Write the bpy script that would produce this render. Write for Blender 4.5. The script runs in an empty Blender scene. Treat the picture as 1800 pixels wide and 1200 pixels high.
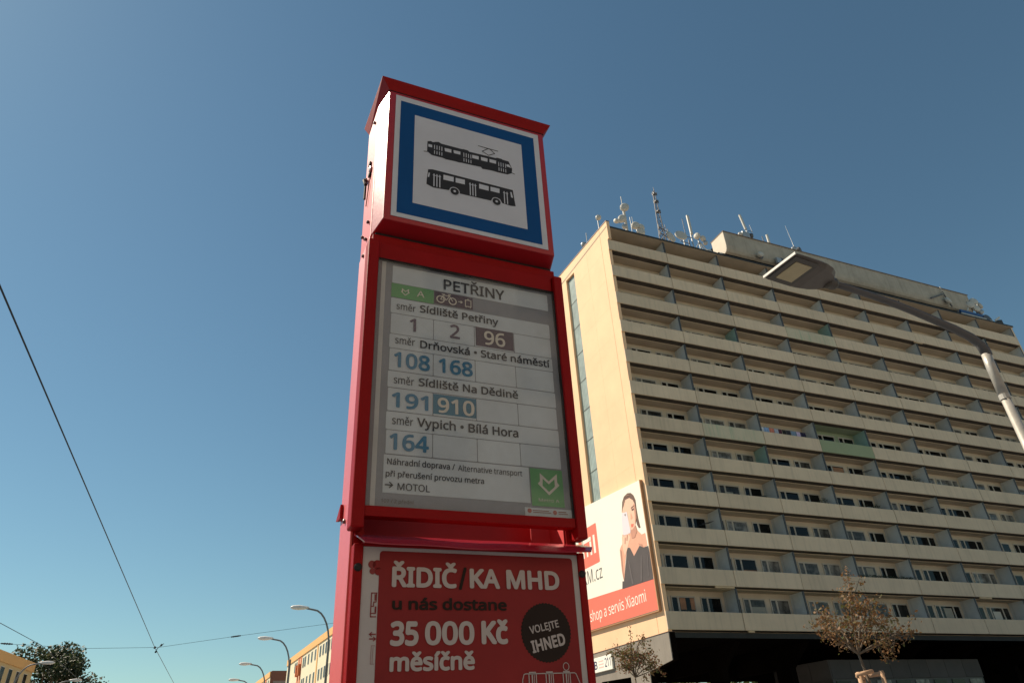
import bpy, bmesh, math, random
from mathutils import Vector, Matrix

random.seed(7)
SC = bpy.context.scene
COL = SC.collection

# ------------------------------------------------------------------ camera, sky, sun, exposure
PITCH, ROLL = 0.546, -0.0569
cp, sp = math.cos(PITCH), math.sin(PITCH)
c_, s_ = math.cos(ROLL), math.sin(ROLL)
F = Vector((0, cp, sp)); R0 = Vector((1, 0, 0)); U0 = Vector((0, -sp, cp))
R = c_ * R0 + s_ * U0; U = -s_ * R0 + c_ * U0
cam_d = bpy.data.cameras.new('camera')
cam_d.sensor_width = 36; cam_d.lens = 24
cam_d.clip_start = 0.05; cam_d.clip_end = 5000
cam = bpy.data.objects.new('camera', cam_d); COL.objects.link(cam)
cam.matrix_world = Matrix(((R.x, U.x, -F.x, 0), (R.y, U.y, -F.y, 0), (R.z, U.z, -F.z, 1.6), (0, 0, 0, 1)))
SC.camera = cam

SUN_AZ, SUN_EL = math.radians(72), math.radians(48.9)      # azimuth to the left of +Y
w = bpy.data.worlds.new('World'); SC.world = w; w.use_nodes = True
nt = w.node_tree; nt.nodes.clear()
out = nt.nodes.new('ShaderNodeOutputWorld'); bg = nt.nodes.new('ShaderNodeBackground')
sky = nt.nodes.new('ShaderNodeTexSky'); sky.sky_type = 'NISHITA'
sky.sun_disc = False; sky.sun_elevation = SUN_EL; sky.sun_rotation = -SUN_AZ
sky.air_density = 1.15; sky.dust_density = 0.22; sky.ozone_density = 2.2; sky.altitude = 300
tint = nt.nodes.new('ShaderNodeMix'); tint.data_type = 'RGBA'; tint.blend_type = 'MULTIPLY'
tint.inputs[0].default_value = 1.0
tint.inputs[7].default_value = (0.86, 1.05, 0.94, 1)
nt.links.new(sky.outputs[0], tint.inputs[6]); nt.links.new(tint.outputs[2], bg.inputs[0])
bg.inputs[1].default_value = 0.064
nt.links.new(bg.outputs[0], out.inputs[0])

sun_d = bpy.data.lights.new('sun', 'SUN'); sun_d.energy = 5.0; sun_d.angle = math.radians(0.53)
sun_d.color = (1.0, 0.87, 0.69)
sun = bpy.data.objects.new('sun', sun_d); COL.objects.link(sun)
sdir = Vector((-math.sin(SUN_AZ) * math.cos(SUN_EL), math.cos(SUN_AZ) * math.cos(SUN_EL), math.sin(SUN_EL)))
sun.rotation_euler = sdir.to_track_quat('Z', 'Y').to_euler()
sun.location = (-20, 10, 40)

SC.render.engine = 'CYCLES'
SC.view_settings.view_transform = 'Standard'; SC.view_settings.look = 'None'
SC.view_settings.exposure = 0.48; SC.view_settings.gamma = 1.0
SC.view_settings.use_curve_mapping = False
SC.cycles.max_bounces = 8; SC.cycles.transparent_max_bounces = 16

# ------------------------------------------------------------------ materials
MATS = {}
def mat(name, col, rough=0.6, var=0.0, scale=3.0, bump=0.0, bscale=40.0, metal=0.0, coat=0.0, rnd=0.0,
        streak=0.0, spec=0.5, streak_col=None, coat_rough=0.05, scuff=0.0, scuff_col=(.3, .2, .18)):
    """procedural: base colour with noise variation, vertical streaks, per-object variation and fine relief"""
    if name in MATS: return MATS[name]
    m = bpy.data.materials.new(name); m.use_nodes = True
    t = m.node_tree; N = t.nodes; L = t.links
    b = N['Principled BSDF']
    b.inputs['Roughness'].default_value = rough
    b.inputs['Metallic'].default_value = metal
    b.inputs['Specular IOR Level'].default_value = spec
    if coat: b.inputs['Coat Weight'].default_value = coat; b.inputs['Coat Roughness'].default_value = coat_rough
    tc = N.new('ShaderNodeTexCoord')
    cur = None
    base = N.new('ShaderNodeRGB'); base.outputs[0].default_value = (*col, 1); cur = base.outputs[0]
    def mixc(fac_socket, other, blend='MULTIPLY', f=None):
        nonlocal cur
        mx = N.new('ShaderNodeMix'); mx.data_type = 'RGBA'; mx.blend_type = blend
        if fac_socket is not None: L.new(fac_socket, mx.inputs[0])
        else: mx.inputs[0].default_value = f
        L.new(cur, mx.inputs[6])
        if isinstance(other, tuple): mx.inputs[7].default_value = (*other, 1)
        else: L.new(other, mx.inputs[7])
        cur = mx.outputs[2]
    if var:
        no = N.new('ShaderNodeTexNoise'); no.inputs['Scale'].default_value = scale
        no.inputs['Detail'].default_value = 6; no.inputs['Roughness'].default_value = 0.65
        L.new(tc.outputs['Object'], no.inputs['Vector'])
        mr = N.new('ShaderNodeMapRange'); mr.inputs[1].default_value = 0.3; mr.inputs[2].default_value = 0.7
        mr.inputs[3].default_value = 1 - var; mr.inputs[4].default_value = 1 + var * 0.5
        L.new(no.outputs[0], mr.inputs[0])
        cb = N.new('ShaderNodeCombineColor')
        for i in range(3): L.new(mr.outputs[0], cb.inputs[i])
        mixc(None, cb.outputs[0], 'MULTIPLY', 1.0)
    if streak:
        mp = N.new('ShaderNodeMapping'); mp.inputs['Scale'].default_value = (3.0, 3.0, 0.18)
        L.new(tc.outputs['Object'], mp.inputs[0])
        n2 = N.new('ShaderNodeTexNoise'); n2.inputs['Scale'].default_value = 1.3; n2.inputs['Detail'].default_value = 5
        L.new(mp.outputs[0], n2.inputs['Vector'])
        r2 = N.new('ShaderNodeMapRange'); r2.inputs[1].default_value = 0.5; r2.inputs[2].default_value = 0.75
        r2.inputs[3].default_value = 0; r2.inputs[4].default_value = streak
        L.new(n2.outputs[0], r2.inputs[0])
        mixc(r2.outputs[0], streak_col or tuple(c * 0.45 for c in col), 'MIX')
    if scuff:      # small chips and drawn-out scratches
        mp = N.new('ShaderNodeMapping'); mp.inputs['Scale'].default_value = (14, 14, 3.5); mp.inputs['Rotation'].default_value = (.3, .5, .2)
        L.new(tc.outputs['Object'], mp.inputs[0])
        n5 = N.new('ShaderNodeTexNoise'); n5.inputs['Scale'].default_value = 2.2; n5.inputs['Detail'].default_value = 9; n5.inputs['Roughness'].default_value = .72
        L.new(mp.outputs[0], n5.inputs['Vector'])
        r5 = N.new('ShaderNodeMapRange'); r5.inputs[1].default_value = .66; r5.inputs[2].default_value = .72; r5.inputs[3].default_value = 0; r5.inputs[4].default_value = scuff
        L.new(n5.outputs[0], r5.inputs[0]); mixc(r5.outputs[0], scuff_col, 'MIX')
    if rnd:
        oi = N.new('ShaderNodeObjectInfo')
        r3 = N.new('ShaderNodeMapRange'); r3.inputs[3].default_value = 1 - rnd; r3.inputs[4].default_value = 1 + rnd
        L.new(oi.outputs['Random'], r3.inputs[0])
        cb = N.new('ShaderNodeCombineColor')
        for i in range(3): L.new(r3.outputs[0], cb.inputs[i])
        mixc(None, cb.outputs[0], 'MULTIPLY', 1.0)
    L.new(cur, b.inputs['Base Color'])
    if bump:
        n4 = N.new('ShaderNodeTexNoise'); n4.inputs['Scale'].default_value = bscale; n4.inputs['Detail'].default_value = 4
        L.new(tc.outputs['Object'], n4.inputs['Vector'])
        bp = N.new('ShaderNodeBump'); bp.inputs['Strength'].default_value = bump; bp.inputs['Distance'].default_value = 0.02
        L.new(n4.outputs[0], bp.inputs['Height']); L.new(bp.outputs[0], b.inputs['Normal'])
    MATS[name] = m
    return m

# ------------------------------------------------------------------ mesh helpers
class MB:
    def __init__(s): s.v = []; s.f = []
    def add(s, vs, fs):
        o = len(s.v); s.v += [tuple(v) for v in vs]; s.f += [tuple(i + o for i in f) for f in fs]
    def box(s, x0, x1, y0, y1, z0, z1):
        s.add([(x0, y0, z0), (x1, y0, z0), (x1, y1, z0), (x0, y1, z0), (x0, y0, z1), (x1, y0, z1), (x1, y1, z1), (x0, y1, z1)],
              [(0, 3, 2, 1), (4, 5, 6, 7), (0, 1, 5, 4), (1, 2, 6, 5), (2, 3, 7, 6), (3, 0, 4, 7)])
    def prism(s, pts, a0, a1, axis):
        """polygon pts extruded along axis ('x','y','z') from a0 to a1; pts are the two other coordinates in order"""
        n = len(pts)
        def mk(p, a):
            return {'x': (a, p[0], p[1]), 'y': (p[0], a, p[1]), 'z': (p[0], p[1], a)}[axis]
        vs = [mk(p, a0) for p in pts] + [mk(p, a1) for p in pts]
        s.add(vs, [tuple(range(n - 1, -1, -1)), tuple(range(n, 2 * n))] + [(i, (i + 1) % n, n + (i + 1) % n, n + i) for i in range(n)])
    def tube(s, pts, r, n=8, cap=True):
        """round bar along a polyline; r one radius or a list"""
        pts = [Vector(p) for p in pts]
        rs = r if isinstance(r, (list, tuple)) else [r] * len(pts)
        rings = []
        up = Vector((0, 0, 1))
        for i, p in enumerate(pts):
            d = (pts[min(i + 1, len(pts) - 1)] - pts[max(i - 1, 0)]).normalized()
            a = d.cross(up)
            if a.length < 1e-3: a = d.cross(Vector((1, 0, 0)))
            a.normalize(); b = d.cross(a).normalized()
            rings.append([p + (a * math.cos(2 * math.pi * k / n) + b * math.sin(2 * math.pi * k / n)) * rs[i] for k in range(n)])
        o = len(s.v)
        for rg in rings: s.v += [tuple(v) for v in rg]
        for i in range(len(pts) - 1):
            for k in range(n):
                a = o + i * n + k; b = o + i * n + (k + 1) % n
                s.f.append((a, b, b + n, a + n))
        if cap:
            s.f.append(tuple(o + k for k in range(n - 1, -1, -1)))
            e = o + (len(pts) - 1) * n
            s.f.append(tuple(e + k for k in range(n)))
    def drum(s, c, axis, r, h, n=16, dome=0.0):
        """short cylinder (dish or drum) centred at c facing axis, optional domed front"""
        c = Vector(c); ax = Vector(axis).normalized()
        prof = [(-h / 2, r * 0.0), (-h / 2, r * 0.75), (-h * 0.2, r), (h / 2, r), (h / 2 + dome * 0.7, r * 0.7), (h / 2 + dome, 0)]
        a = ax.orthogonal().normalized(); b = ax.cross(a)
        o = len(s.v); m = len(prof)
        for (t, rr) in prof:
            for k in range(n):
                s.v.append(tuple(c + ax * t + (a * math.cos(2 * math.pi * k / n) + b * math.sin(2 * math.pi * k / n)) * max(rr, 1e-4)))
        for i in range(m - 1):
            for k in range(n):
                p = o + i * n + k; q = o + i * n + (k + 1) % n
                s.f.append((p, q, q + n, p + n))
    def mesh(s, name, m):
        me = bpy.data.meshes.new(name); me.from_pydata(s.v, [], s.f); me.update()
        if m: me.materials.append(m)
        return me
    def build(s, name, m, parent=None, smooth=False, bevel=0, segs=2):
        me = s.mesh(name, m)
        bm = bmesh.new(); bm.from_mesh(me); bmesh.ops.recalc_face_normals(bm, faces=bm.faces[:]); bm.to_mesh(me); bm.free()
        o = bpy.data.objects.new(name, me); COL.objects.link(o)
        if parent: o.parent = parent
        if smooth:
            for p in me.polygons: p.use_smooth = True
        if bevel:
            md = o.modifiers.new('bevel', 'BEVEL'); md.width = bevel; md.segments = segs; md.limit_method = 'ANGLE'
            md.angle_limit = math.radians(35)
        return o

def link_copy(o, parent=None, loc=None):
    c = o.copy(); COL.objects.link(c)
    if parent: c.parent = parent
    if loc is not None: c.location = loc
    return c
def empty(name, mtx=None, loc=(0, 0, 0), rz=0):
    o = bpy.data.objects.new(name, None); COL.objects.link(o); o.empty_display_size = 0.2
    if mtx is not None: o.matrix_world = mtx
    else: o.location = loc; o.rotation_euler = (0, 0, rz)
    return o
def tag(o, label, cat, group=None):
    o['label'] = label; o['category'] = cat
    if group: o['group'] = group
    return o
def structure(o): o['kind'] = 'structure'; return o

# flat print: lettering as real outlines
_txt = {}
try:
    import os
    FONT = bpy.data.fonts.load(os.path.join(bpy.utils.system_resource('DATAFILES'), 'fonts', 'NotoSansHebrew-Regular.woff2'))
except Exception:
    FONT = None
def text_mesh(body, bold=0.0, shear=0.0):
    key = (body, bold, shear)
    if key in _txt: return _txt[key]
    cu = bpy.data.curves.new('lettering', 'FONT'); cu.body = body; cu.size = 1
    if FONT: cu.font = FONT
    cu.resolution_u = 4; cu.shear = shear
    o = bpy.data.objects.new('lettering', cu); COL.objects.link(o)
    me = bpy.data.meshes.new_from_object(o)
    vs = [tuple(v.co) for v in me.vertices]; fs = [tuple(p.vertices) for p in me.polygons]
    bpy.data.objects.remove(o); bpy.data.curves.remove(cu); bpy.data.meshes.remove(me)
    if bold:      # heavier strokes: the outline repeated round a small circle, each copy a hair's breadth nearer
        n = len(vs); V2, F2 = list(vs), list(fs)
        for q in range(8):
            dx, dy = math.cos(q * math.pi / 4), math.sin(q * math.pi / 4)
            V2 += [(x + dx * bold, y + dy * bold, (q + 1) * 1.0) for x, y, z in vs]; F2 += [tuple(i + n * (q + 1) for i in f) for f in fs]
        vs, fs = V2, F2
    _txt[key] = (vs, fs); return _txt[key]
CAPH = None
def capheight(bold):
    vs, _ = text_mesh('H', bold); return max(v[1] for v in vs) - min(v[1] for v in vs), min(v[1] for v in vs)
def lettering(body, x0, x1, y0, cap, place, m, parent, bold=0.0, rot=0.0, name='lettering'):
    """text fitted between x0 and x1, baseline y0, capital height cap; place maps (x, y) to a 3-D point"""
    vs, fs = text_mesh(body, bold)
    h, b0 = capheight(bold)
    xa = min(v[0] for v in vs); xb = max(v[0] for v in vs)
    sx = (x1 - x0) / (xb - xa); sy = cap / h
    cx, cy = (x0 + x1) / 2, y0
    nrm = (Vector(place(1, 0)) - Vector(place(0, 0))).cross(Vector(place(0, 1)) - Vector(place(0, 0))).normalized()
    pts = []
    for v in vs:
        x = x0 + (v[0] - xa) * sx; y = y0 + (v[1] - b0) * sy
        if rot:
            dx, dy = x - cx, y - cy
            x = cx + dx * math.cos(rot) - dy * math.sin(rot); y = cy + dx * math.sin(rot) + dy * math.cos(rot)
        p_ = Vector(place(x, y)); pts.append(p_ + nrm * (v[2] * .00003))
    me = bpy.data.meshes.new(name); me.from_pydata([tuple(p) for p in pts], [], fs); me.update(); me.materials.append(m)
    o = bpy.data.objects.new(name, me); COL.objects.link(o); o.parent = parent
    return o
def flat(polys, place, m, parent, name, kind=None):
    """flat printed shapes"""
    mb = MB()
    for p in polys:
        mb.add([place(x, y) for x, y in p], [tuple(range(len(p)))])
    me = mb.mesh(name, m); o = bpy.data.objects.new(name, me); COL.objects.link(o); o.parent = parent
    return o
def rect(x0, y0, x1, y1): return [(x0, y0), (x1, y0), (x1, y1), (x0, y1)]
def rrect(x0, y0, x1, y1, r, n=5):
    pts = []
    for cx, cy, a in ((x1 - r, y0 + r, -90), (x1 - r, y1 - r, 0), (x0 + r, y1 - r, 90), (x0 + r, y0 + r, 180)):
        for k in range(n + 1):
            t = math.radians(a + 90 * k / n); pts.append((cx + r * math.cos(t), cy + r * math.sin(t)))
    return pts
def stroke(pts, wd):
    """polyline as thin quads"""
    q = []
    for a, b in zip(pts, pts[1:]):
        d = Vector((b[0] - a[0], b[1] - a[1])); l = d.length
        if l < 1e-6: continue
        d /= l; n = Vector((-d.y, d.x)) * wd / 2; e = d * wd * 0.3
        q.append([(a[0] - e.x - n.x, a[1] - e.y - n.y), (b[0] + e.x - n.x, b[1] + e.y - n.y), (b[0] + e.x + n.x, b[1] + e.y + n.y), (a[0] - e.x + n.x, a[1] - e.y + n.y)])
    return q
def circle(cx, cy, r, n=24, r2=None): return [(cx + r * math.cos(2 * math.pi * k / n), cy + (r2 or r) * math.sin(2 * math.pi * k / n)) for k in range(n)]

# ------------------------------------------------------------------ ground
YAW = 0.4176
BX, BY, HB = 8.9136, 46.7924, 39.953           # tower front left corner; HB = top of the highest balcony front
bd = Vector((math.cos(YAW), math.sin(YAW), 0)); bn = Vector((-math.sin(YAW), math.cos(YAW), 0))
BO = Vector((BX, BY, 0))
def bw(u, n, z): return BO + bd * u + bn * n + Vector((0, 0, z))

m_paving = mat('paving', (0.31, 0.30, 0.29), 0.85, 0.25, 0.8, 0.15, 30)
m_asphalt = mat('asphalt', (0.055, 0.055, 0.056), 0.9, 0.25, 0.6, 0.3, 60)
m_grass = mat('grass', (0.06, 0.085, 0.025), 0.95, 0.4, 0.7, 0.4, 20)
m_mark = mat('road_paint', (0.7, 0.7, 0.68), 0.7, 0.2, 2)
mb = MB(); mb.box(-1500, 1500, -300, 2500, -0.5, 0.0)
structure(mb.build('ground', m_paving))
mb = MB(); mb.box(-22, 26, -16, 16, 0.0005, 0.0045)
structure(mb.build('pavement', mat('pavement_asphalt', (0.115, 0.125, 0.145), 0.9, 0.2, 2.0, 0.3, 60)))
# street left of the stop, running away along bn
sd = Vector((-0.4547, 0.8907, 0)); sr = Vector((0.8907, 0.4547, 0))
def sw(a, l, z): return Vector((-3.5, 3.0, 0)) + sr * a + sd * l + Vector((0, 0, z))
mb = MB(); mb.add([sw(-17, -60, 0.010), sw(-1, -60, 0.010), sw(-1, 420, 0.010), sw(-17, 420, 0.010)], [(0, 1, 2, 3)])
structure(mb.build('road', m_asphalt))
for nm, a in (('kerb', -0.85), ('kerb', -17.3)):
    mb = MB(); vs = [sw(a, -60, .0), sw(a + .15, -60, .0), sw(a + .15, 420, .0), sw(a, 420, .0)]
    vs += [v + Vector((0, 0, .13)) for v in vs]
    mb.add(vs, [(0, 3, 2, 1), (4, 5, 6, 7), (0, 1, 5, 4), (1, 2, 6, 5), (2, 3, 7, 6), (3, 0, 4, 7)])
    structure(mb.build(nm, mat('kerb_stone', (.38, .36, .33), .8, .2, 2)))
mb = MB()
for l in range(-40, 300, 6):
    mb.add([sw(-9.1, l, .014), sw(-8.95, l, .014), sw(-8.95, l + 3, .014), sw(-9.1, l + 3, .014)], [(0, 1, 2, 3)])
structure(mb.build('road_marking', m_mark))
m_rail = mat('rail_steel', (.25, .23, .21), .35, metal=0.9)
mb = MB()
for a in (-5.7, -4.27, -12.7, -11.27):
    mb.add([sw(a, -60, .0145), sw(a + .07, -60, .0145), sw(a + .07, 420, .0145), sw(a, 420, .0145)], [(0, 1, 2, 3)])
structure(mb.build('tram_track', m_rail))
mb = MB(); mb.add([bw(-30, -14, .01), bw(80, -14, .01), bw(80, -3, .01), bw(-30, -3, .01)], [(0, 1, 2, 3)])
structure(mb.build('lawn', m_grass))

# ------------------------------------------------------------------ tower block
m_par = mat('parapet_concrete', (0.68, 0.53, 0.375), 0.85, 0.10, 0.5, 0.10, 25, rnd=0.06, streak=0.28, streak_col=(.25, .21, .16))
m_green = mat('green_paint', (0.30, 0.34, 0.20), 0.8, 0.08, 0.6, 0.05, 25)
m_gstain = mat('parapet_green_patch', (0.60, 0.52, 0.37), 0.85, 0.15, 0.35, streak=0.9, streak_col=(.34, .42, .28))
m_wall = mat('balcony_wall', (0.58, 0.49, 0.38), 0.85, 0.10, 0.8, rnd=0.08)
m_wallg = mat('balcony_wall_green', (0.30, 0.36, 0.24), 0.85, 0.10, 0.8)
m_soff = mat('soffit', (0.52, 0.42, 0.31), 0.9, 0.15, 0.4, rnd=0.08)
m_edge = mat('slab_edge_shade', (0.075, 0.06, 0.05), 0.9, 0.3, 1.0)  # dark colour stands in for the shade in the slot behind the parapet
m_fin = mat('fin_panel', (0.60, 0.625, 0.63), 0.6, 0.14, 0.9, rnd=0.14, streak=0.25, streak_col=(.25, .27, .27))
m_finedge = mat('fin_edge_metal', (0.055, 0.06, 0.065), 0.6)
m_gable = mat('gable_render', (0.86, 0.56, 0.335), 0.8, 0.09, 0.35, 0.05, 12, streak=0.22, streak_col=(.74, .54, .33))
m_cap = mat('coping', (0.16, 0.09, 0.07), 0.6)
m_conc = mat('raw_concrete', (0.42, 0.37, 0.30), 0.9, 0.22, 0.6, 0.3, 8, streak=0.35, streak_col=(.2, .17, .13))
m_concl = mat('plinth_concrete', (0.25, 0.22, 0.185), 0.9, 0.14, 0.5, 0.15, 8, streak=0.2)
m_dark = mat('deep_shade', (0.007, 0.005, 0.004), 0.95, 0.3, 0.4, spec=0.0)  # near-black stands in for deep shade under the deck and roof trough
m_frame = mat('window_frame', (0.50, 0.46, 0.40), 0.6, rnd=0.12)
m_black = mat('roof_felt_edge', (0.03, 0.03, 0.03), 0.7)

def glass_mat(name, lo=0.006, hi=0.22, tintc=(1, .96, .88), rough=0.06):
    m = bpy.data.materials.new(name); m.use_nodes = True; t = m.node_tree; N = t.nodes; L = t.links
    b = N['Principled BSDF']; b.inputs['Roughness'].default_value = rough; b.inputs['Specular IOR Level'].default_value = 0.2
    oi = N.new('ShaderNodeObjectInfo'); tc = N.new('ShaderNodeTexCoord')
    # blinds and curtains behind the pane: per-window brightness, drawn down to a varying height
    rp = N.new('ShaderNodeMapRange'); rp.interpolation_type = 'SMOOTHSTEP'
    rp.inputs[1].default_value = 0.62; rp.inputs[2].default_value = 0.98; rp.inputs[3].default_value = lo; rp.inputs[4].default_value = hi
    L.new(oi.outputs['Random'], rp.inputs[0])
    wv = N.new('ShaderNodeTexNoise'); wv.inputs['Scale'].default_value = 2.2; wv.inputs['Detail'].default_value = 3
    L.new(tc.outputs['Object'], wv.inputs['Vector'])
    mm = N.new('ShaderNodeMath'); mm.operation = 'MULTIPLY'; L.new(rp.outputs[0], mm.inputs[0])
    mr = N.new('ShaderNodeMapRange'); mr.inputs[1].default_value = .35; mr.inputs[2].default_value = .65; mr.inputs[3].default_value = .35; mr.inputs[4].default_value = 1.5
    L.new(wv.outputs[0], mr.inputs[0]); L.new(mr.outputs[0], mm.inputs[1])
    cb = N.new('ShaderNodeCombineColor')
    for i in range(3):
        k = N.new('ShaderNodeMath'); k.operation = 'MULTIPLY'; k.inputs[1].default_value = tintc[i]; L.new(mm.outputs[0], k.inputs[0]); L.new(k.outputs[0], cb.inputs[i])
    L.new(cb.outputs[0], b.inputs['Base Color'])
    return m
m_glass = glass_mat('window_glass')

J = [0.0, 6.04, 12.0, 17.96, 23.9, 29.85, 35.8, 41.75, 47.7, 53.65]
NR = 12
def ZT(r): return HB - 2.8 * r

T = empty('apartment_tower', loc=(BX, BY, 0), rz=YAW)
tag(T, 'tall slab apartment block with rows of beige balconies and a sunlit cream end wall', 'apartment block')

# balcony fronts
def grime(mb): return mb
mesh_par = {}
for r in range(NR):
    for b in range(9):
        x0 = (-0.04 if b == 0 else J[b] + .022); x1 = J[b + 1] - .022
        mb = MB(); jit = random.uniform(-.012, .012)
        mb.box(x0, x1, 0.0 + jit, 0.10 + jit, ZT(r) - 1.10, ZT(r) + random.uniform(-.012, .012))
        mm = m_par
        lab = None
        if (r, b) == (6, 3): mm = m_green; lab = 'green painted balcony front'
        if (r, b) in ((6, 1), (2, 3)): mm = m_gstain
        o = mb.build('parapet_panel', mm, T, bevel=.012, segs=1)
        if lab: o['label'] = lab
# wooden or metal patches under some fronts
for r, u0, u1 in ((10, 4.3, 5.9), (10, 30.4, 31.8), (11, 6.3, 6.8), (1, 35.4, 36.6)):
    mb = MB(); mb.box(u0, u1, .02, .12, ZT(r) - 1.22, ZT(r) - 1.112)
    mb.build('repair_board', mat('repair_board', (.62, .45, .27), .8, .1, 2), T)

# slabs, one per floor, with an edge strip painted dark for the shaded slot
for r in range(-1, NR):
    if r < 0: continue
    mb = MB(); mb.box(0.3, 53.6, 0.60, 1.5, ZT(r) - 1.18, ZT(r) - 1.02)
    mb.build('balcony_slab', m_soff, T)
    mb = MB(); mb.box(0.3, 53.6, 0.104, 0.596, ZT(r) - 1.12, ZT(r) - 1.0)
    mb.build('edge_shade_strip', m_edge, T)

# fins between the balconies
fin_me = None
def fin_mesh(h):
    mb = MB(); mb.box(-.05, .05, .17, 1.5, 0, h); k = len(mb.f); mb.box(-.075, .075, .125, .17, 0, h)
    me = mb.mesh('fin', m_fin); me.materials.append(m_finedge)
    for p in me.polygons:
        if p.index >= k: p.material_index = 1
    return me
fm = fin_mesh(2.62)
m_fing = mat('fin_panel_green', (0.30, 0.46, 0.42), 0.6, 0.14, 0.9)
fmg = fm.copy(); fmg.materials[0] = m_fing
fm0 = fin_mesh(2.37)
for r in range(NR):
    for j in range(1, 10):
        green = (r, j) in ((6, 4), (7, 2), (3, 2), (2, 4))
        o = bpy.data.objects.new('divider_fin', fm0 if r == 0 else (fmg if green else fm)); COL.objects.link(o); o.parent = T
        o.location = (J[j], 0, ZT(r) - 1.02)
        if green: o['label'] = 'blue-green painted divider'
# recessed outer wall behind the balconies
mb = MB(); mb.box(0.3, 53.6, 1.5, 1.72, HB - 32.0, HB + 1.36)
mb.build('rear_balcony_wall', m_wall, T)
mb = MB(); mb.box(J[3] + .06, J[4] - .06, 1.485, 1.499, ZT(6) - 1.0, ZT(6) + 1.6)
mb.build('wall_panel', m_wallg, T)['label'] = 'green painted wall of one balcony'
mb = MB(); mb.box(J[3] + .06, J[4] - .06, .45, 1.48, ZT(6) + 1.60, ZT(6) + 1.615)
mb.build('ceiling_panel', m_wallg, T)['label'] = 'green painted ceiling of one balcony'

# windows: each a frame with its glazing as sub-part
def window_meshes(leaves, h, ratio=0.0):
    """leaves: list of (x0, x1); one shared frame mesh and one glazing mesh"""
    f = MB(); g = MB()
    X0, X1 = leaves[0][0] - .05, leaves[-1][1] + .05
    f.box(X0, X1, 1.44, 1.499, h, h + .06); f.box(X0, X1, 1.44, 1.499, -.06, 0)
    xs = [X0] + [v for l in leaves for v in l] + [X1]
    for k in range(0, len(xs), 2): f.box(xs[k], xs[k + 1], 1.44, 1.499, 0, h)
    for (a, b) in leaves:
        g.box(a, b, 1.472, 1.490, 0, h)
        f.box(a, a + .035, 1.455, 1.47, 0.0, h); f.box(b - .035, b, 1.455, 1.47, 0.0, h)
        f.box(a + .035, b - .035, 1.455, 1.47, h - .035, h); f.box(a + .035, b - .035, 1.455, 1.47, 0, .035)
    return f.mesh('window', m_frame), g.mesh('glazing', m_glass)
PATS = {'A': [[(.45, 1.30)], [(1.6, 2.08), (2.16, 3.46)], [(4.02, 4.5), (4.58, 5.66)]],
        'B': [[(1.9, 2.5)], [(2.86, 3.34), (3.42, 4.84), (4.92, 5.6)]],
        'C': [[(2.3, 3.3)], [(3.95, 4.5), (4.58, 5.62)]]}
WM = {k: [window_meshes(l, 1.42) for l in v] for k, v in PATS.items()}
BAYP = ['A', 'A', 'A', 'A', 'B', 'B', 'C', 'C', 'C']
for r in range(2, NR):
    for b in range(9):
        for (fme, gme) in WM[BAYP[b]]:
            o = bpy.data.objects.new('window', fme); COL.objects.link(o); o.parent = T
            o.location = (J[b], 0, ZT(r) - .21)
            g = bpy.data.objects.new('glazing', gme); COL.objects.link(g); g.parent = o

# roof slab, coping, right end wall, rear mass
mb = MB(); mb.box(-.02, 53.9, -.02, 12.2, HB + 1.36, HB + 1.50); mb.build('roof_slab', m_soff, T)
mb = MB(); mb.box(0.32, 53.92, -.06, -.022, HB + 1.38, HB + 1.56); mb.build('roof_edge', m_black, T)
mb = MB(); mb.box(53.62, 53.9, .12, 12.2, 5.6, HB + 1.35); mb.build('end_wall', m_par, T)
mb = MB(); mb.box(0.3, 53.6, 11.9, 12.2, HB - 32.2, HB + 1.34); mb.build('back_wall', m_par, T)

# gable end: render panels either side of the tall stair window
def gz(n): return HB + 1.98 + 0.062 * n
g = MB()
g.prism([(.12, HB - 32.0), (1.18, HB - 32.0), (1.18, gz(1.18)), (-.13, gz(-.13)), (-.13, HB + .02), (.12, HB + .02)], 0.0, 0.3, 'x')
g.build('gable_strip', m_gable, T)
g = MB(); g.box(0.02, 0.28, 1.18, 1.215, HB - 32.0, HB + 1.9)
g.build('expansion_joint', mat('joint_seal', (.42, .20, .12), .8), T)
g = MB()
g.prism([(1.215, HB - 32.0), (6.45, HB - 32.0), (6.45, gz(6.45)), (1.215, gz(1.215))], 0.0, 0.3, 'x')
g.build('gable_panel', m_gable, T)
g = MB(); g.prism([(8.12, HB - 32.0), (12.2, HB - 32.0), (12.2, gz(12.2)), (8.12, gz(8.12))], 0.0, 0.3, 'x')
g.build('gable_panel', m_gable, T)
g = MB(); g.prism([(6.45, HB + 1.0), (8.12, HB + 1.15), (8.12, gz(8.12)), (6.45, gz(6.45))], 0.0, 0.3, 'x'); g.build('gable_lintel', m_gable, T)
g = MB(); g.box(0.0, 0.3, 6.45, 8.12, HB - 32.0, HB - 22.6); g.build('gable_panel', m_gable, T)
g = MB(); g.prism([(-.14, gz(-.13) + .003), (12.2, gz(12.2) + .003), (12.2, gz(12.2) + .09), (-.14, gz(-.13) + .09)], -.03, 0.33, 'x')
g.build('coping', m_cap, T)
# faint panel joints of the gable
for z in range(1, 11):
    mb = MB(); mb.box(-.004, -.001, 1.26, 6.4, HB + 2 - 2.8 * z - .006, HB + 2 - 2.8 * z + .006)
    mb.build('panel_joint', mat('panel_joint', (.76, .56, .35), .9), T)
mb = MB(); mb.box(-.004, -.001, 3.8, 3.812, HB - 31.9, HB + 1.9); mb.build('panel_joint', MATS['panel_joint'], T)
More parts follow.
